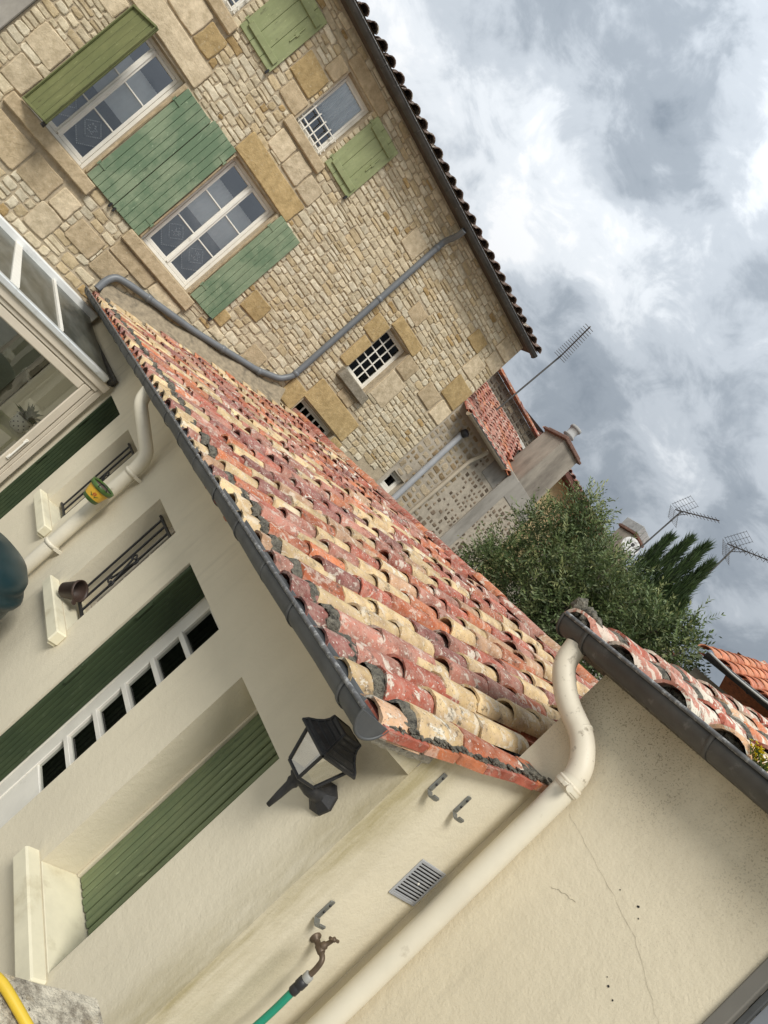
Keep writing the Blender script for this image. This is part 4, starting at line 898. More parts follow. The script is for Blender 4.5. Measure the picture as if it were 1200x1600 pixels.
mb.box((-0.65, zz-s, -0.085), (0.37, zz, -0.045), 0.01, FV); mb.box((0.285, GROUND+0.1, -0.085), (0.37, zz-s-0.001, -0.045), 0.01, FV); sash2 = mb.build('sliding_sash', M['frame'], ver)
mb = MB(); mb.add([FV(-0.65, GROUND+0.2, -0.065), FV(0.285, GROUND+0.2, -0.065), FV(0.285, zz-s, -0.065), FV(-0.65, zz-s, -0.065)], [(0, 1, 2, 3)]); mb.build('pane', M['glass_roof'], sash2, False)
mb = MB(); mb.box((-2.6, 7.03, zt+0.001), (1.875, 7.17, zt+0.062), 0.01); mb.box((1.74, 7.025, zt+0.02), (1.765, 7.031, zt+0.045)); mb.build('eaves_beam', M['alu'], ver)
mb = MB(); mb.box((-2.6, 9.74, -0.63), (1.93, 9.95, -0.485), 0.012); mb.build('wall_beam', simple('white_aluminium', (0.78, 0.78, 0.75), 0.06, 5, 0.4, 0.03, dirt=(0.45, 0.45, 0.42), dscale=5), ver)
mb = MB(); mb.box((1.905, 7.10, -0.745), (1.945, 9.79, -0.69), 0.004); mb.box((1.95, 7.17, -0.745), (1.985, 9.79, -0.66), 0.004); mb.build('side_rail', M['zinc_dark'], ver)
def roof_bar(x, wd):
    mb = MB(); vs = []
    for y, z in ((7.17, -0.70), (9.80, -0.575)): vs += [(x-wd, y, z-0.03), (x+wd, y, z-0.03), (x+wd, y, z+0.025), (x-wd, y, z+0.025)]
    mb.add(vs, [(0, 1, 2, 3), (4, 7, 6, 5), (0, 4, 5, 1), (1, 5, 6, 2), (2, 6, 7, 3), (3, 7, 4, 0)]); mb.build('roof_bar', M['white'], ver)
bars = [1.30, 0.78, -0.1, -0.9]
for x, wd in zip(bars, (0.02, 0.045, 0.02, 0.045)): roof_bar(x, wd)
for a, b in zip(bars, [1.905]+bars[:-1]):
    mb = MB(); mb.add([(a+0.04, 7.17, -0.69), (b-0.03, 7.17, -0.69), (b-0.03, 9.80, -0.568), (a+0.04, 9.80, -0.568)], [(0, 1, 2, 3)]); mb.build('roof_pane', M['glass_streaked'], ver, False)
mb = MB(); mb.box((-2.6, 9.86, GROUND), (1.98, 9.90, -0.64)); mb.build('inner_wall', M['room'], ver)
mb = MB()
for i in range(5): mb.box((0.1+0.36*i, 9.82, GROUND+0.9), (0.42+0.36*i, 9.858, -0.95), 0.01)
mb.build('inner_panelling', simple('grey_green_panels', (0.13, 0.14, 0.105), 0.15, 4, 0.8, 0.1), ver)
tb = thing('plant_stand', (1.70, 7.60, GROUND), 'pale yellow plant stand behind the veranda glass', 'stand')
mb = MB(); mb.box((1.45, 7.40, -1.80), (1.93, 7.85, -1.76), 0.005); mb.build('top', simple('cream_lacquer', (0.60, 0.58, 0.36), 0.06, 8, 0.5, 0.03), tb)
for dx in (1.47, 1.88):
    for dy in (7.42, 7.80): mb = MB(); mb.box((dx, dy, GROUND), (dx+0.03, dy+0.03, -1.801)); mb.build('leg', simple('stand_leg', (0.60, 0.58, 0.36), 0.06, 8, 0.5, 0.03), tb)
pp = thing('potted_plant', (1.78, 7.60, -1.76), 'leafy house plant in a dotted white pot behind the veranda glass', 'plant')
mb = MB(); mb.lathe([(0.055, 0), (0.08, 0.02), (0.095, 0.15), (0.088, 0.155), (0.08, 0.14)], (1.78, 7.60, -1.76), n=18); mb.build('pot', M['white'], pp)
mb = MB()
for k in range(9):
    for h in range(4): a = 2*PI*(k+0.5*(h % 2))/9; rr = 0.0835+0.0095*h; s = 0.009; c_ = Vector((1.78+rr*math.cos(a), 7.60+rr*math.sin(a), -1.725+0.032*h)); t = Vector((-math.sin(a), math.cos(a), 0)); mb.add([c_-t*s, c_-Vector((0, 0, s)), c_+t*s, c_+Vector((0, 0, s))], [(0, 1, 2, 3)])
mb.build('dots', M['black'], pp, False)
q = random.Random(8); mb = MB()
for k in range(46):
    a = q.uniform(0, 6.28); el = q.uniform(0.3, 1.4); L = q.uniform(0.10, 0.22); d = Vector((math.cos(a)*math.cos(el), math.sin(a)*math.cos(el), math.sin(el))); s = d.cross(Vector((0, 0, 1))).normalized()*0.022; b = Vector((1.78, 7.60, -1.62)); m_ = b+d*L*0.6; mb.add([b, m_-s, b+d*L-Vector((0, 0, 0.03)), m_+s], [(0, 1, 2, 3)], False, shade((0.05, 0.085, 0.03), q.uniform(0.6, 1.4)))
mb.build('foliage', M['leaf'], pp, False)

# ================================================================== RUBBLE ANNEX beyond the stone house
annex = thing('rubble_annex', (8.4, YS, GROUND), 'low rubble annex with pale pointing, a grey chimney stack and a lean-to tile roof', 'house')
mb = MB(); wall(mb, FS, 6.863, 10.05, GROUND, 3.12, [LW2], 0.15); mb.add([(10.05, YS, GROUND), (10.05, 13, GROUND), (10.05, 13, 3.12), (10.05, YS, 3.12)], [(0, 1, 2, 3)]); mb.build('wall', M['mortar_pale'], annex, False)
casement_window(annex, FS, *LW2, -0.10, leaves=1, rows=1, glass='glass_dark', fw=0.05)
mb = MB(); mb.box((8.79, GROUND, -0.002), (9.10, 3.10, 0.045), 0.008, FS); mb.box((9.101, 2.70, -0.002), (10.04, 3.119, 0.012), 0.004, FS); mb.box((8.30, 2.60, -0.002), (8.789, 3.10, 0.008), 0.003, FS); mb.build('render_band', M['render_grey'], annex)
q = random.Random(31); stn = MB(); res2 = [(6.9, 7.33, 0.94, 1.37), (8.79, 9.10, -2, 4), (9.1, 10.1, 2.70, 4), (8.30, 8.8, 2.60, 4)]
for s in rubble(FS, 6.87, 8.05, 0.3, 2.9, res2, q, 0.10, 0.19, 0.08, 0.24, 0.05, lambda x, z: True):
    c_ = q.choice([(0.42, 0.34, 0.23), (0.36, 0.29, 0.20), (0.30, 0.22, 0.13), (0.46, 0.38, 0.27)]); stone_shape(stn, FS, *s, 0.008, shade(c_, q.uniform(0.85, 1.15)), q)
for s in rubble(FS, 8.05, 10.03, 0.3, 2.9, res2, q, 0.075, 0.135, 0.05, 0.13, 0.045, lambda x, z: q.random() < 0.85):
    c_ = q.choice([(0.20, 0.155, 0.115), (0.26, 0.20, 0.145), (0.15, 0.115, 0.085)]); stone_shape(stn, FS, *s, 0.007, shade(c_, q.uniform(0.8, 1.25)), q)
tag(stn.build('rubble_stones', M['stone'], annex, False), kind='stuff')
mb = MB(); mb.tube([FS(7.30, 2.66, 0.07), FS(7.34, 0.2, 0.07)], 0.055, 12); p_ = mb.build('flue_pipe', M['pvc_lite'], annex)
mb = MB(); mb.lathe([(0.05, 0), (0.075, 0.01), (0.075, 0.10), (0.05, 0.12)], FS(7.30, 2.66, 0.07), (0.05, -0.6, 0.8), 12); mb.build('flue_cap', M['black'], p_)
mb = MB(); mb.tube(smooth_path([(7.88, 9.80, 2.86), (7.90, 9.84, 2.76), (7.90, 9.93, 2.60), (7.88, 9.95, 2.5), (7.80, 9.95, 0.4)], 0.06), 0.04, 10); mb.build('downpipe', simple('tan_pipe', (0.42, 0.36, 0.27), 0.1, 5, 0.6, 0.05), annex)
mb = MB(); mb.add([(6.875, 9.80, 2.93), (8.62, 9.80, 2.93), (8.62, 13.02, 4.59), (6.875, 13.02, 4.59)], [(0, 1, 2, 3)]); mb.add([(8.62, 9.80, 2.93), (9.0, 10.1, 3.10), (10.6, 13.02, 4.59), (8.62, 13.02, 4.59)], [(0, 1, 2, 3)])
roof = mb.build('roof', M['brick'], annex); q = random.Random(41)
mb = MB()
for j in range(19):
    for i in range(11):
        x = 6.93+0.20*j; y = 9.75+0.29*i; z = 2.93+0.5155*(y-9.8)+0.012
        if x > 8.6 and y < 9.95+(x-8.6)*1.2: continue
        mw = Matrix.Translation((x+q.uniform(-0.015, 0.015), y, z+0.01)) @ Matrix.Rotation(PI/2+q.uniform(-0.06, 0.06), 4, 'Z') @ Matrix.Rotation(-math.atan(0.5155)+0.04, 4, 'Y')
        place_mesh('roof_tile', TILE[q.randrange(5)], mw, roof, shade(TC[q.choice(['red', 'pink', 'orange', 'red'])], q.uniform(0.7, 1.0)))
gutter(annex, (6.90, 9.70, 2.93), (8.35, 9.70, 2.93), (0, -1, 0), 0.06, simple('tan_gutter', (0.36, 0.30, 0.22), 0.1, 5, 0.6, 0.05), [0.3, 0.9])
# chimney stack on the annex
mb = MB(); vs = []
for x, y, z in ((9.13, 10.04, 2.85), (9.90, 10.04, 2.85), (9.90, 10.70, 2.85), (9.13, 10.70, 2.85), (9.19, 10.06, 4.36), (9.86, 10.06, 4.36), (9.86, 10.66, 4.36), (9.19, 10.66, 4.36)): vs.append((x, y, z))
mb.add(vs, [(0, 3, 2, 1), (4, 5, 6, 7), (0, 1, 5, 4), (1, 2, 6, 5), (2, 3, 7, 6), (3, 0, 4, 7)]); ch = mb.build('chimney', M['chimney'], annex)
mb = MB(); mb.box((9.13, 10.0, 4.361), (9.92, 10.72, 4.42), 0.012); mb.box((9.18, 10.05, 4.422), (9.87, 10.67, 4.47), 0.02); mb.build('chimney_cap', M['cap_brick'], ch)
mb = MB(); mb.lathe([(0.10, 0), (0.09, 0.10), (0.13, 0.12), (0.13, 0.15), (0.10, 0.16), (0.11, 0.30), (0.13, 0.31), (0.13, 0.36), (0.09, 0.37)], (9.45, 10.36, 4.47), n=16); mb.build('chimney_pot', M['white_slab'], ch)

upper = thing('rubble_upper_house', (10.0, 13.2, GROUND), 'dark rubble house wall with tile coping rising behind the annex roof', 'house')
mb = MB(); mb.box((7.5, 13.03, GROUND), (11.9, 16, 5.00)); mb.build('wall', simple('dark_rubble_bed', (0.20, 0.175, 0.14), 0.3, 8, 0.95, 0.7, 30, dirt=(0.09, 0.075, 0.06), dscale=3), upper)
def FU(u, v, w): return (u, 13.03 - w, v)
q = random.Random(51); stn = MB()
for s in rubble(FU, 7.5, 11.8, 4.62, 4.98, [], q, 0.09, 0.15, 0.09, 0.24, 0.035, lambda x, z: True): stone_shape(stn, FU, *s, 0.02, shade(q.choice([(0.15, 0.125, 0.095), (0.21, 0.175, 0.13), (0.11, 0.09, 0.07)]), q.uniform(0.8, 1.2)), q)
tag(stn.build('rubble_stones', M['stone'], upper, False), kind='stuff')
mb = MB(); mb.add([(7.5, 12.90, 4.535), (11.6, 12.90, 4.535), (11.6, 13.02, 4.66), (7.5, 13.02, 4.66)], [(0, 1, 2, 3)]); mb.build('flashing', simple('pale_flashing', (0.42, 0.40, 0.36), 0.15, 6, 0.9, 0.3), upper)
x = 7.6
while x < 11.8:
    mw = Matrix.Translation((x, 12.97, 5.0+0.02)) @ Matrix.Rotation(q.uniform(-0.05, 0.05), 4, 'Z') @ Matrix.Scale(1.25, 4); place_mesh('coping_tile', TILE[q.randrange(5)], mw, upper, shade(TC[q.choice(['red', 'orange', 'wine'])], q.uniform(0.6, 0.95))); x += 0.34
och = thing('ochre_house', (15.5, 14.5, GROUND), 'ochre rendered house with a dark red eave behind the olive tree', 'house')
mb = MB(); mb.box((12.0, 14.0, GROUND), (18.2, 19, 5.45)); mb.build('wall', M['ochre'], och)
mb = MB(); mb.box((11.9, 13.72, 5.452), (18.4, 14.3, 5.54)); mb.add([(11.9, 13.68, 5.545), (18.4, 13.68, 5.545), (18.4, 16.5, 6.35), (11.9, 16.5, 6.35)], [(0, 1, 2, 3)]); mb.box((11.9, 13.60, 5.42), (18.4, 13.715, 5.56), 0.02); roof = mb.build('roof', simple('red_eave', (0.13, 0.055, 0.04), 0.2, 6, 0.8, 0.1), och)
x = 11.95
while x < 18.4:
    mw = Matrix.Translation((x, 13.58, 5.58)) @ Matrix.Rotation(PI/2, 4, 'Z') @ Matrix.Rotation(-0.25, 4, 'Y') @ Matrix.Scale(1.15, 4); place_mesh('roof_tile', TILE[q.randrange(5)], mw, roof, shade(TC[q.choice(['wine', 'rust', 'red'])], q.uniform(0.45, 0.75))); x += 0.24

# house with the slab-topped chimney, far behind the tree
farh = thing('far_house', (15.8, 11.6, GROUND), 'far house behind the cypress carrying a slab topped brick chimney', 'house')
mb = MB(); mb.box((14.6, 10.4, GROUND), (18, 13.2, 4.25)); mb.build('wall', M['render_grey'], farh)
mb = MB(); mb.add([(14.3, 10.1, 4.26), (18.3, 10.1, 4.26), (18.3, 11.8, 4.62), (14.3, 11.8, 4.62)], [(0, 1, 2, 3)]); mb.add([(14.3, 13.4, 4.26), (18.3, 13.4, 4.26), (18.3, 11.8, 4.62), (14.3, 11.8, 4.62)], [(0, 1, 2, 3)]); mb.build('roof', M['brick'], farh)
mb = MB(); mb.box((14.55, 11.45, 4.2), (15.05, 12.0, 5.42), 0.02); ch = mb.build('chimney', M['chimney'], farh)
mb = MB(); mb.box((14.50, 11.40, 5.421), (15.10, 12.05, 5.49), 0.01); mb.build('chimney_cap', M['cap_brick'], ch)
for i in range(3): mb = MB(); mb.box((14.52+0.2*i, 11.42, 5.491), (14.69+0.2*i, 12.03, 5.75), 0.015); mb.build('cap_slab', M['white_slab'], ch)

# orange tiled house at the right
A0 = Vector((7.0, 3.954, 1.915)); ed = Vector((0.25, -0.842, 0)).normalized(); pn = Vector((-ed.y, ed.x, 0)); pn = pn if pn.x > 0 else -pn
orange = thing('orange_roof_house', (8.2, 2.4, GROUND), 'house at the right edge with a bright orange roman tile roof', 'house')
def FO2(u, v, w): return tuple(A0+ed*u+pn*v+Vector((0, 0, w)))
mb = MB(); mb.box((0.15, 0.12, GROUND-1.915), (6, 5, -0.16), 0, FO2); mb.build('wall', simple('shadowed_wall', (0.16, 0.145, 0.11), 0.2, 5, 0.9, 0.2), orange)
sl = 0.36; mb = MB(); mb.add([FO2(0.1, -0.04, -0.05), FO2(6, -0.04, -0.05), FO2(6, 3.0, sl*3.04-0.05), FO2(0.1, 3.0, sl*3.04-0.05)], [(0, 1, 2, 3)]); mb.add([FO2(-0.2, 3.0, sl*3.04-0.05), FO2(6, 3.0, sl*3.04-0.05), FO2(6, 5.6, 0), FO2(-0.2, 5.6, 0)], [(0, 1, 2, 3)]); roof = mb.build('roof', M['brick'], orange)
g_d, g_u, g_w = pn, ed, Vector((0, 0, 1)); q = random.Random(61); cnt = 0; tmesh = finish_tile(tile_mb(seed=77, L=0.44, r0=0.105, r1=0.10, seg=7, flat=0.62).mesh('roman_tile', M['tile_clean']))
sd = (pn+Vector((0, 0, sl))).normalized(); nn = ed.cross(sd); nn = nn if nn.z > 0 else -nn
for j in range(22):
    for i in range(8):
        p = Vector(FO2(0.16+0.215*j, -0.08+0.365*i, sl*(0.365*i-0.04)+0.005)); yv = nn.cross(sd); R = Matrix((sd, yv, nn)).transposed().to_4x4()
        place_mesh('roof_tile', tmesh, Matrix.Translation(p) @ R @ Matrix.Rotation(0.04, 4, 'Y'), roof, shade(q.choice([(0.56, 0.20, 0.10), (0.60, 0.25, 0.13), (0.50, 0.165, 0.085)]), q.uniform(0.9, 1.12)))
for i in range(12): p = Vector(FO2(0.1+0.38*i, 3.0, sl*3.04+0.0)); R = Matrix((ed, nn.cross(ed), Vector((0, 0, 1)))).transposed().to_4x4(); place_mesh('ridge_tile', TILE[i % 5], Matrix.Translation(p) @ R @ Matrix.Scale(1.2, 4), roof, (0.50, 0.17, 0.085))
gutter(orange, FO2(0.2, -0.14, -0.03), FO2(6, -0.14, -0.03), tuple(-pn), 0.055, M['iron'], [0.5, 1.2, 1.9])
mb = MB(); pts = [FO2(0.22, -0.20, -0.02)]+[FO2(0.15+0.35*k, -0.23, -0.035-0.02*math.sin(k)) for k in range(1, 14)]; mb.tube(pts, 0.012, 6); mb.build('cable', simple('grey_cable', (0.42, 0.42, 0.40), 0.05, 6, 0.6, 0), orange)

# ================================================================== TREES AND PLANTS
def leaves_cluster(mb, centre, rad, n, q, L, wd, cols, up=0.25):
    c = Vector(centre)
    for _ in range(n):
        while True:
            p = Vector((q.uniform(-1, 1), q.uniform(-1, 1), q.uniform(-1, 1)))
            if p.length_squared <= 1: break
        rr = p.length ** 0.45; p = p.normalized()*rr if p.length > 0 else p
        k = 0.80+0.75*noise.noise(Vector((p.x*2.2+c.x*3, p.y*2.2+c.y*3, p.z*2.2+c.z*3)))
        pos = c + p*rad*k
        d = (p*0.7+Vector((q.gauss(0, 0.6), q.gauss(0, 0.6), q.gauss(0, 0.6)+up))).normalized(); s = d.cross(Vector((q.gauss(0, 1), q.gauss(0, 1), q.gauss(0, 1)))).normalized()
        col0 = q.choice(cols)
        for t in range(5):                              # a short twig with paired narrow leaves
            b = pos + d*L*0.75*t; ang = q.uniform(0, 6.28); s2 = (s*math.cos(ang)+d.cross(s)*math.sin(ang)); dl = (d*0.75+s2*0.7).normalized(); w = dl.cross(d).normalized()*wd
            col = shade(col0, q.uniform(0.75, 1.3)); ll = L*q.uniform(0.8, 1.35)
            mb.add([b, b+dl*ll*0.5-w, b+dl*ll, b+dl*ll*0.5+w], [(0, 1, 2, 3)], False, col)
olive = thing('olive_tree', (7.9, 6.3, GROUND), 'bushy grey green olive tree rising behind the tiled roof', 'tree')
q = random.Random(71); mb = MB()
cols = [(0.09, 0.130, 0.045), (0.135, 0.175, 0.070), (0.055, 0.082, 0.032), (0.23, 0.25, 0.11), (0.165, 0.20, 0.10), (0.115, 0.16, 0.06)]
blobs = [((7.8, 7.48, 1.50), 0.48), ((7.8, 7.36, 2.21), 0.50), ((7.85, 7.12, 2.72), 0.42), ((7.9, 6.65, 1.98), 0.70), ((7.7, 5.98, 2.03), 0.60), ((7.8, 5.46, 1.93), 0.53), ((7.8, 4.87, 1.84), 0.48), ((7.6, 5.86, 1.40), 0.65), ((7.8, 4.46, 1.88), 0.30), ((7.8, 4.66, 2.22), 0.13), ((7.9, 6.71, 1.30), 0.6), ((7.6, 7.50, 1.15), 0.40), ((7.9, 6.90, 2.55), 0.32), ((8.0, 5.0, 1.3), 0.6), ((8.4, 6.3, 1.2), 0.7), ((8.3, 5.6, 1.7), 0.6)]
for c, r_ in blobs:
    leaves_cluster(mb, c, r_*0.93, int(1950*r_**2)+70, q, 0.062, 0.0115, cols)
    for _ in range(int(26*r_)):                      # longer shoots that break the outline
        d = Vector((q.gauss(-0.2, 0.6), q.gauss(0, 0.6), q.gauss(0.45, 0.6))).normalized(); p = Vector(c)+d*r_*0.75; L = q.uniform(0.2, 0.42); cc = q.choice(cols)
        for k in range(11):
            b_ = p+d*L*k/10; s2 = Vector((q.gauss(0, 1), q.gauss(0, 1), q.gauss(0, 1))); s2 = (s2-d*s2.dot(d)).normalized()
            for sg in (-1, 1): dl = (d*0.7+s2*sg*0.75).normalized()*0.075; w = dl.cross(d).normalized()*0.0105; mb.add([b_, b_+dl*0.5-w, b_+dl, b_+dl*0.5+w], [(0, 1, 2, 3)], False, shade(cc, q.uniform(0.9, 1.5)))
crown = mb.build('crown', M['leaf'], olive, False)
mb = MB(); mb.tube([(7.95, 6.3, GROUND), (7.9, 6.35, -1.6), (8.0, 6.3, -0.4), (7.95, 6.25, 0.6)], [0.20, 0.16, 0.14, 0.11], 10)
mb.build('trunk', M['wood'], olive)
for c, r_ in blobs[:14]:
    mb = MB(); c = Vector(c); m_ = Vector((7.95, 6.25, 0.6)).lerp(c, 0.5)+Vector((0, 0, -0.1)); mb.tube([(7.95, 6.25, 0.55), m_, c, c+Vector((q.uniform(-.1, .1), q.uniform(-.1, .1), r_*0.6))], [0.05, 0.03, 0.014, 0.006], 6); mb.build('limb', M['wood'], olive)
cyp = thing('cypress_tree', (11.2, 7.4, GROUND), 'dark green feathery cypress with several pointed spires against the sky', 'tree')
q = random.Random(81); mb = MB(); cg = [(0.035, 0.062, 0.022), (0.048, 0.085, 0.026), (0.028, 0.05, 0.018), (0.062, 0.10, 0.032)]
spires = [((11.0, 7.98, 2.9), (11.0, 8.06, 4.36), 0.15), ((11.05, 7.72, 2.8), (11.0, 7.72, 4.53), 0.16), ((11.0, 7.42, 2.7), (11.0, 7.39, 4.58), 0.17), ((11.1, 7.20, 2.6), (11.0, 7.07, 4.30), 0.17), ((11.2, 7.55, 2.4), (11.2, 7.55, 3.75), 0.24), ((11.2, 7.15, 2.2), (11.1, 7.12, 3.85), 0.22), ((11.2, 6.9, 2.0), (11.0, 6.88, 3.45), 0.20), ((11.2, 7.9, 2.2), (11.2, 7.9, 3.4), 0.22)]
for b, t, r_ in spires:
    b, t = Vector(b), Vector(t); ax = (t-b); r_ *= 1.2
    for _ in range(1900):
        h = q.random()**0.8; rr = r_*(0.25+1.15*h if h < 0.35 else 1.0*(1-h)/0.65*0.85+0.10)*math.sqrt(q.random()); a = q.uniform(0, 6.28); p = b+ax*h+Vector((rr*math.cos(a), rr*math.sin(a), 0))
        d = (ax.normalized()*1.0+Vector((math.cos(a), math.sin(a), 0))*q.uniform(0.05, 0.42)+Vector((q.gauss(0, .1), q.gauss(0, .1), 0))).normalized(); L = q.uniform(0.12, 0.30); s = d.cross(Vector((q.gauss(0, 1), q.gauss(0, 1), q.gauss(0, 1)))).normalized()*0.0085
        col = shade(q.choice(cg), q.uniform(0.7, 1.3)); mb.add([p, p+d*L*0.4-s, p+d*L, p+d*L*0.4+s], [(0, 1, 2, 3)], False, col)
mb.build('crown', M['leaf'], cyp, False)
mb = MB(); mb.tube([(11.2, 7.4, GROUND), (11.15, 7.4, 2.8)], [0.18, 0.07], 8); mb.build('trunk', M['wood'], cyp)
sed = thing('stonecrop_plant', (2.46, 0.955, 0.465), 'small yellow flowering stonecrop growing on the lower right tiles', 'plant')
q = random.Random(91); fl = MB(); stems = MB(); base = Vector((2.46, 0.955, 0.465))
for k in range(46):
    d = Vector((q.gauss(-0.3, 0.5), q.gauss(0, 0.6), 0.55+q.random()*0.6)).normalized(); L = q.uniform(0.025, 0.06); t = base+Vector((q.uniform(-0.01, 0.02), q.uniform(-0.035, 0.035), q.uniform(-0.01, 0.01))); e_ = t+d*L; stems.tube([t, e_], 0.0018, 5, col=(0.16, 0.22, 0.04))
    for m_ in range(7):
        a = q.uniform(0, 6.28); dd = Vector((math.cos(a), math.sin(a), q.uniform(0.1, 0.9))).normalized()*0.011; w = dd.cross(Vector((0, 0, 1))).normalized()*0.004; fl.add([e_, e_+dd*0.6-w, e_+dd, e_+dd*0.6+w], [(0, 1, 2, 3)], False, shade((0.66, 0.52, 0.02), q.uniform(0.75, 1.25)))
stems.build('stems', M['leaf'], sed, False); fl.build('flowers', M['leaf'], sed, False)

# ================================================================== WALL LANTERN
lan = thing('wall_lantern', (2.0, 1.70, -0.66), 'black wall lantern with a ribbed pagoda roof under the near gutter end', 'lantern')
lx, ly = 1.85, 1.69
def sq(s, z): return [(lx-s, ly-s, z), (lx+s, ly-s, z), (lx+s, ly+s, z), (lx-s, ly+s, z)]
prof = [(0.092, -0.550), (0.085, -0.536), (0.068, -0.518), (0.055, -0.499), (0.048, -0.480), (0.046, -0.462)]
mb = MB()
for (s0, z0), (s1, z1) in zip(prof[:-1], prof[1:]):
    mb.add(sq(s0, z0)+sq(s1, z1), [(i, (i+1) % 4, 4+(i+1) % 4, 4+i) for i in range(4)])
mb.add(sq(0.046, -0.462), [(0, 1, 2, 3)]); mb.add(sq(0.092, -0.550)+sq(0.083, -0.555), [(i, (i+1) % 4, 4+(i+1) % 4, 4+i) for i in range(4)]); rf = mb.build('lantern_roof', simple('roof_black_iron', (0.036, 0.034, 0.032), 0.3, 18, 0.55, 0.2, 60, dirt=(0.09, 0.085, 0.075), dscale=14), lan)  # roof facets in a slightly paler iron than the ribs and frame
mb = MB()
for (s, z) in prof: mb.tube(sq(s+0.001, z)+[sq(s+0.001, z)[0]], 0.0045 if z > -0.55 else 0.006, 6, False, False)
for k in range(4): mb.tube([sq(s+0.001, z)[k] for s, z in prof], 0.0055, 6)
mb.build('roof_rib', M['iron'], rf)
mb = MB()
for k in range(4): mb.tube([sq(0.072, -0.556)[k], sq(0.046, -0.672)[k]], 0.0065, 6)
mb.tube(sq(0.072, -0.558)+[sq(0.072, -0.558)[0]], 0.006, 6); mb.box((lx-0.05, ly-0.05, -0.682), (lx+0.05, ly+0.05, -0.67), 0.004); cage = mb.build('lantern_frame', M['iron'], lan)
a, b = sq(0.070, -0.560), sq(0.045, -0.670)
for k in range(4): mb = MB(); mb.add([a[k], a[(k+1) % 4], b[(k+1) % 4], b[k]], [(0, 1, 2, 3)]); mb.build('lantern_pane', M['glass_lamp'], cage, False)
mb = MB(); mb.lathe([(0.030, -0.682), (0.034, -0.695), (0.022, -0.705), (0.024, -0.716), (0.017, -0.73), (0.014, -0.78), (0.009, -0.83), (0.0, -0.832)], (lx, ly, 0), n=12); mb.build('finial', M['iron'], lan)
mb = MB(); mb.lathe([(0.062, 0), (0.062, 0.012), (0.050, 0.022), (0.030, 0.040)], (2.0, 1.67, -0.695), (-1, 0, 0), 8, False); mb.tube([(1.97, 1.67, -0.695), (1.92, 1.675, -0.70), (1.86, ly, -0.688)], [0.034, 0.026, 0.022], 8); mb.build('wall_plate', M['iron'], lan)

# hooks, vent, tap, hoses
def hook(x, z, label):
    t = thing('wall_hook', (x, YG, z), label, 'hook', 'grey metal hooks on the narrow cream wall'); mb = MB()
    mb.box((x-0.013, YG-0.007, z), (x+0.013, YG-0.0005, z+0.078), 0.003); mb.build('back_plate', M['iron_grey'], t)
    for zz in (z+0.03, z+0.06): mb = MB(); mb.lathe([(0.005, 0), (0.005, 0.004), (0.002, 0.006)], (x, YG-0.006, zz), (0, -1, 0), 8); mb.build('screw', M['iron'], t)
    mb = MB(); pr = [(-0.006, 0.0), (-0.016, -0.008), (-0.028, -0.010), (-0.038, -0.004), (-0.042, 0.008)]; vs = []
    for dy, dz in pr: vs += [(x-0.017, YG+dy, z+dz), (x+0.017, YG+dy, z+dz), (x+0.017, YG+dy-0.006, z+dz-0.004), (x-0.017, YG+dy-0.006, z+dz-0.004)]
    fs = [(0, 1, 2, 3), (16, 19, 18, 17)]
    for i in range(4):
        o_ = 4*i
        for k in range(4): fs.append((o_+k, o_+(k+1) % 4, o_+4+(k+1) % 4, o_+4+k))
    mb.add(vs, fs); mb.build('hook_arm', M['iron_grey'], t)
hook(2.135, -0.392, 'grey metal hook nearest the roof verge, left of a pair'); hook(2.335, -0.398, 'grey metal hook right of a pair, above the vent'); hook(2.22, -0.985, 'lone grey metal hook just above the garden tap')
vent = thing('air_vent', (2.51, YG, -0.694), 'white slotted air vent set in the narrow cream wall', 'vent')
va, vb, vc, vd = 2.415, 2.60, -0.782, -0.608; mb = MB()
mb.box((va, vc, 0), (va+0.012, vd, 0.007), 0.002, FG); mb.box((vb-0.012, vc, 0), (vb, vd, 0.007), 0.002, FG); mb.box((va+0.0125, vc, 0), (vb-0.0125, vc+0.014, 0.007), 0.002, FG); mb.box((va+0.0125, vd-0.014, 0), (vb-0.0125, vd, 0.007), 0.002, FG); mb.build('vent_frame', M['pvc_lite'], vent)
mb = MB(); mb.add([FG(va+0.01, vc+0.01, 0.001), FG(vb-0.01, vc+0.01, 0.001), FG(vb-0.01, vd-0.01, 0.001), FG(va+0.01, vd-0.01, 0.001)], [(0, 1, 2, 3)]); mb.build('vent_back', M['dark'], vent, False)
for k in range(11): x = va+0.0135; z = vc+0.0145+0.0134*k; mb = MB(); mb.box((va+0.0125, z, 0.0012), (vb-0.0125, z+0.0062, 0.0062), 0.001, FG); mb.build('slat', M['pvc_lite'], vent)
mb = MB(); mb.lathe([(0.005, 0), (0.005, 0.003)], FG((va+vb)/2, (vc+vd)/2, 0.006), (0, -1, 0), 8); mb.build('screw', M['white'], vent)
tap = thing('garden_tap', (2.30, YG, -1.055), 'old brass garden tap on the narrow cream wall', 'tap')
mb = MB(); mb.lathe([(0.022, 0), (0.022, 0.006), (0.012, 0.012), (0.011, 0.03), (0.015, 0.034), (0.015, 0.06), (0.012, 0.064)], (2.305, YG, -1.058), (0, -1, 0), 12)
mb.tube(smooth_path([(2.305, YG-0.05, -1.058), (2.305, YG-0.085, -1.062), (2.305, YG-0.092, -1.10), (2.305, YG-0.092, -1.125)], 0.03), 0.0105, 10); mb.build('tap_body', M['brass'], tap)
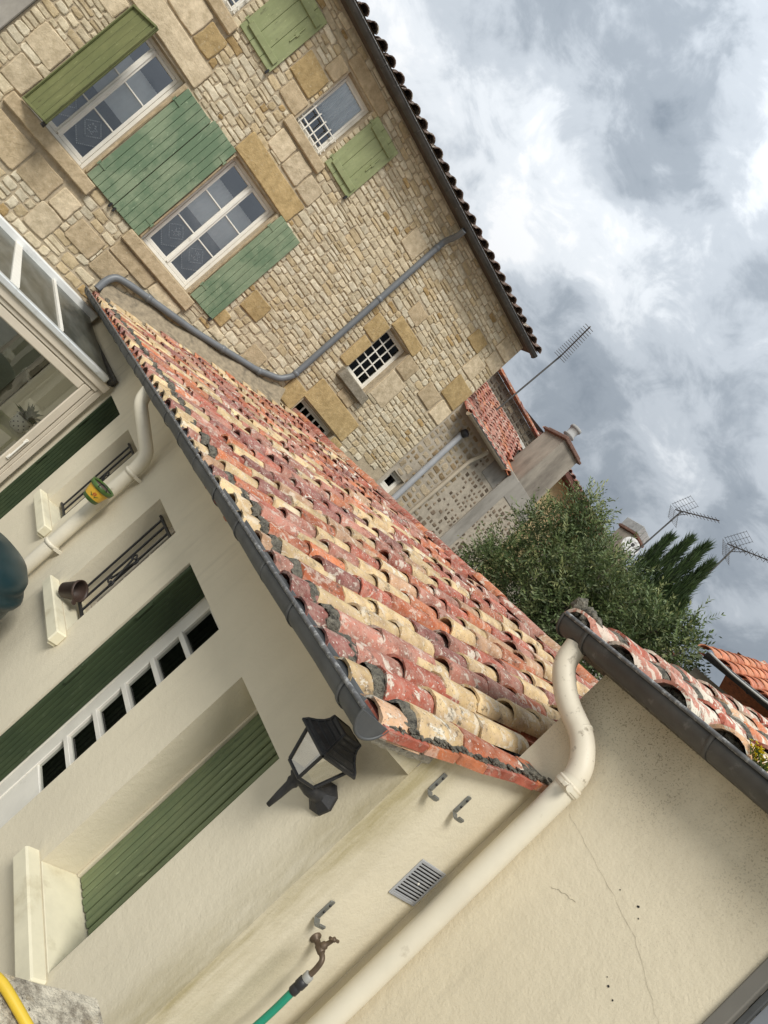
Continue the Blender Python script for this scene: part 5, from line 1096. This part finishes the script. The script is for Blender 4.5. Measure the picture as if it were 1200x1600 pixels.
mb = MB(); mb.lathe([(0.014, 0), (0.014, 0.012), (0.009, 0.016), (0.007, 0.045), (0.009, 0.047), (0.009, 0.055), (0.0, 0.056)], (2.305, YG-0.047, -1.046), (0, -0.25, 1), 10); c_ = Vector((2.305, YG-0.059, -0.998)); mb.tube([c_-Vector((0.026, 0, 0)), c_, c_+Vector((0.026, 0, 0))], [0.006, 0.0045, 0.006], 8); mb.build('tap_handle', M['brass'], tap)
hz = thing('green_garden_hose', (2.305, YG-0.092, -1.16), 'green garden hose with a black connector hanging from the brass tap', 'hose')
mb = MB(); mb.lathe([(0.017, 0), (0.018, 0.004), (0.018, 0.022), (0.016, 0.024)], (2.305, YG-0.092, -1.150), n=14); mb.build('grey_ring', M['grey_ring'], hz)
mb = MB(); mb.lathe([(0.014, -0.062), (0.018, -0.058), (0.018, -0.036), (0.0155, -0.032), (0.020, -0.028), (0.020, -0.002), (0.016, 0.0)], (2.305, YG-0.092, -1.151), n=14); mb.build('connector', M['black'], hz)
mb = MB(); mb.tube(smooth_path([(2.305, YG-0.092, -1.205), (2.306, YG-0.094, -1.30), (2.285, YG-0.10, -1.44), (2.23, YG-0.11, -1.62), (2.2, YG-0.12, -2.2), (2.15, YG-0.15, GROUND+0.02)], 0.12, 8), 0.0135, 12); mb.build('hose_line', M['hose_green'], hz)

# flower pot on the downpipe, pot on the sill, rain barrel
fp = thing('flower_pot', (1.80, 4.84, -1.16), 'yellow and green painted flower pot hung on the cream downpipe', 'pot')
bx, by, bz = 1.815, 4.87, -1.175; FS_ = 0.86; prof = [(r_*FS_, h*FS_) for r_, h in [(0.062, 0), (0.068, 0.006), (0.074, 0.035), (0.094, 0.118), (0.098, 0.150)]]
mb = MB(); mb.lathe(prof[2:4], (bx, by, bz), n=24, caps=False); mb.build('pot_body', M['yellow'], fp)
sc = lambda pr: [(r_*FS_, h*FS_) for r_, h in pr]
mb = MB(); mb.lathe(sc([(0.060, 0), (0.067, 0.004), (0.0745, 0.0348)]), (bx, by, bz), n=24); mb.build('pot_foot', M['green_glaze'], fp)
mb = MB(); mb.lathe(sc([(0.0945, 0.1182), (0.104, 0.122), (0.108, 0.158), (0.100, 0.160), (0.094, 0.145)]), (bx, by, bz), n=24, caps=False); mb.build('pot_rim', M['green_glaze'], fp)
mb = MB(); mb.lathe(sc([(0.001, 0.138), (0.096, 0.136)]), (bx, by, bz), n=24, caps=False); mb.build('soil', M['soil'], fp, False)
mb = MB(); va_ = math.atan2(-by, -bx)
def petal(da, h, ln, an, wd):                          # painted strokes following the curved side of the pot
    pts = []
    for k in range(9):
        t = 2*PI*k/8; du, dv = ln*math.cos(t), wd*math.sin(t); x_ = du*math.cos(an)-dv*math.sin(an); z_ = du*math.sin(an)+dv*math.cos(an); hh = h+z_
        a = va_+da+x_/0.075; rr = (0.0745+(hh/FS_-0.035)/0.083*0.02)*FS_+0.0015; pts.append((bx+rr*math.cos(a), by+rr*math.sin(a), bz+hh))
    mb.add(pts[:8], [list(range(8))])
for k in range(6): an = PI*k/3; petal(0.010/0.075*math.cos(an), 0.066+0.010*math.sin(an), 0.0065, an, 0.0035)
mb.build('painted_flower', M['red_glaze'], fp, False); mb = MB()
for sg in (-1, 1): petal(sg*0.30, 0.056, 0.016, 0.6*sg, 0.003); petal(sg*0.16, 0.050, 0.010, -0.7*sg, 0.003)
mb.build('painted_leaf', M['green_glaze'], fp, False)
mb = MB(); mb.tube([(bx-0.055, by-0.078, bz+0.130), (bx-0.06, by-0.108, bz+0.165), (bx-0.02, by-0.118, bz+0.17), (bx+0.01, by-0.092, bz+0.133)], 0.0035, 6); mb.build('wire_handle', M['iron'], fp)
bp = thing('brown_plant_pot', (1.985, 4.30, -1.66), 'brown plastic plant pot tipped over on the second sill', 'pot')
ax = Vector((0.30, -0.62, 0.62)).normalized(); b0 = Vector((1.965, 4.36, -1.612)); mb = MB(); mb.lathe([(0.048, 0), (0.051, 0.004), (0.066, 0.115), (0.072, 0.116), (0.073, 0.135), (0.067, 0.137), (0.062, 0.12), (0.046, 0.012), (0.0, 0.01)], b0, ax, 22); mb.build('pot_body', M['pot_brown'], bp)
mb = MB(); rc = b0+ax*0.125; n1 = ax.cross(Vector((1, 0, 0))).normalized(); mb.lathe([(0.018, 0), (0.018, 0.01)], rc-n1*0.085, ax, 12); mb.build('pot_lug', M['pot_brown'], bp)
rb = thing('rain_barrel', (1.62, 4.45, GROUND), 'dark teal plastic rain barrel at the foot of the cream downpipe', 'barrel')
mb = MB(); RB = (1.50, 4.54, GROUND-0.13)
mb.lathe([(0.30, 0), (0.34, 0.03), (0.38, 0.5), (0.40, 0.85), (0.39, 1.25), (0.37, 1.48), (0.355, 1.52)], RB, n=36); mb.build('barrel_body', M['barrel'], rb)
mb = MB(); mb.lathe([(0.355, 1.521), (0.385, 1.53), (0.39, 1.56), (0.375, 1.585), (0.345, 1.605), (0.345, 1.625), (0.33, 1.67), (0.27, 1.725), (0.16, 1.765), (0.001, 1.78)], RB, n=36, caps=False); mb.build('barrel_lid', M['barrel'], rb)
mb = MB(); mb.lathe([(0.030, 0), (0.030, 0.02), (0.02, 0.026)], (1.52-0.27, 4.50-0.27, GROUND+1.30), (-0.7, -0.7, 0), 12); mb.build('barrel_plug', M['black'], rb)

# stone pillar with the yellow hose
pil = thing('garden_wall', (0.80, 0.92, GROUND), 'low wall with a lichen covered coping stone in the bottom left corner', 'wall')
bm = bmesh.new(); bmesh.ops.create_cube(bm, size=1); bmesh.ops.subdivide_edges(bm, edges=bm.edges[:], cuts=11, use_grid_fill=True)
for v in bm.verts:
    p = v.co.copy(); r_ = max(abs(p.x), abs(p.y), abs(p.z)); k = 1-0.05*max(0.0, (p.length/r_)-1.15)
    v.co = Vector((0.80+p.x*0.94*k, 0.92+p.y*0.32*k, -1.22+p.z*0.24*k)); nn_ = p.normalized(); v.co += nn_*(0.016*noise.noise(v.co*7)+0.010*noise.noise(v.co*21)+0.005*noise.noise(v.co*47))
me = bpy.data.meshes.new('coping_stone'); bm.to_mesh(me); bm.free(); me.materials.append(M['lichen_rock']); o = bpy.data.objects.new('coping_stone', me); C.objects.link(o); to_world(o, pil)
mb = MB(); mb.box((0.38, 0.80, GROUND), (1.22, 1.04, -1.33), 0.02); mb.build('wall_base', M['lichen_rock'], pil)
yh = thing('yellow_hose', (1.12, 1.24, -1.24), 'thick yellow hose lying over the lichen covered coping stone', 'hose')
mb = MB(); mb.tube(smooth_path([(0.80, 1.26, -2.2), (0.88, 1.16, -1.40), (0.965, 1.085, -1.085), (1.05, 0.965, -1.08), (1.12, 0.86, -1.08), (1.16, 0.72, -1.12), (1.18, 0.66, -1.6)], 0.08, 8), 0.0102, 12); mb.build('hose_line', M['hose_yellow'], yh)

# ================================================================== AERIALS
def yagi(name, mast0, mast1, boom_dir, L, nel, label, dish=True, elen=0.18):
    t = thing(name, mast0, label, 'aerial', 'television aerials on the roofs'); m0, m1 = Vector(mast0), Vector(mast1); bd = Vector(boom_dir).normalized(); side = bd.cross(Vector((0, 0, 1))).normalized(); up = side.cross(bd)
    mb = MB(); mb.tube([m0, m1], 0.02, 8); mb.build('mast', M['zinc_dark'], t)
    mb = MB(); b0 = m1-bd*0.25; b1 = m1+bd*L; mb.tube([b0, b1], 0.014, 6); mb.tube([m1-Vector((0, 0, 0.15)), m1+bd*0.35], 0.009, 6); mb.build('boom', M['zinc_dark'], t)
    for k in range(nel):
        p = b0.lerp(b1, (k+1.0)/(nel+0.5)); e_ = elen*(1-0.35*k/nel); mb = MB(); mb.tube([p-side*e_, p+side*e_], 0.0065, 5); 
        if dish == 'x': mb.tube([p-up*e_*0.8, p+up*e_*0.8], 0.0065, 5)
        mb.build('element', M['zinc_dark'], t)
    if dish:
        for sgn in (-1, 1):
            mb = MB()
            for k in range(8): c_ = b0+bd*0.045*k+up*sgn*(0.03+0.05*k); mb.tube([c_-side*0.20, c_+side*0.20], 0.004, 5)
            for s in (-0.17, 0.0, 0.17): mb.tube([b0+side*s+up*sgn*0.03, b0+side*s+up*sgn*0.38+bd*0.315], 0.005, 5)
            mb.build('reflector', M['zinc_dark'], t)
    return t
yagi('television_aerial', (14.0, 10.66, 4.4), (14.0, 10.58, 6.37), (-0.36, -0.93, 0), 1.35, 12, 'aerial with a mesh reflector above the slab topped chimney', True, 0.14)
yagi('television_aerial', (14.0, 8.838, 3.0), (14.0, 8.872, 6.21), (-0.22, -0.97, 0), 1.55, 11, 'aerial nearest the right edge, its mast rising behind the cypress', 'x', 0.14)
t0 = yagi('television_aerial', (8.95, 12.0, 3.95), (9.06, 12.0, 6.05), (-0.62, -0.79, 0.06), 1.75, 16, 'tall thin aerial standing beside the stone house eave', False, 0.16)
dish = thing('satellite_dish', (13.9, 10.75, 4.4), 'weathered round satellite dish below the slab topped chimney', 'dish')
mb = MB(); dn = Vector((-0.72, -0.66, 0.22)).normalized(); mb.lathe([(0.001, 0), (0.10, 0.008), (0.18, 0.028), (0.235, 0.055), (0.235, 0.048), (0.18, 0.02)], (13.9, 10.80, 4.86), dn, 24, caps=False); mb.build('reflector', M['dish'], dish)
mb = MB(); c_ = Vector((13.9, 10.80, 4.86)); mb.tube([c_-Vector((0, 0, 0.22)), c_+dn*0.28+Vector((0, 0, -0.06))], 0.012, 6); mb.box(c_+dn*0.28-Vector((0.03, 0.03, 0.09)), c_+dn*0.28+Vector((0.03, 0.03, -0.02))); mb.tube([c_-dn*0.02, c_-dn*0.12, (13.98, 10.86, 4.2)], 0.02, 8); mb.build('arm', M['zinc_dark'], dish)
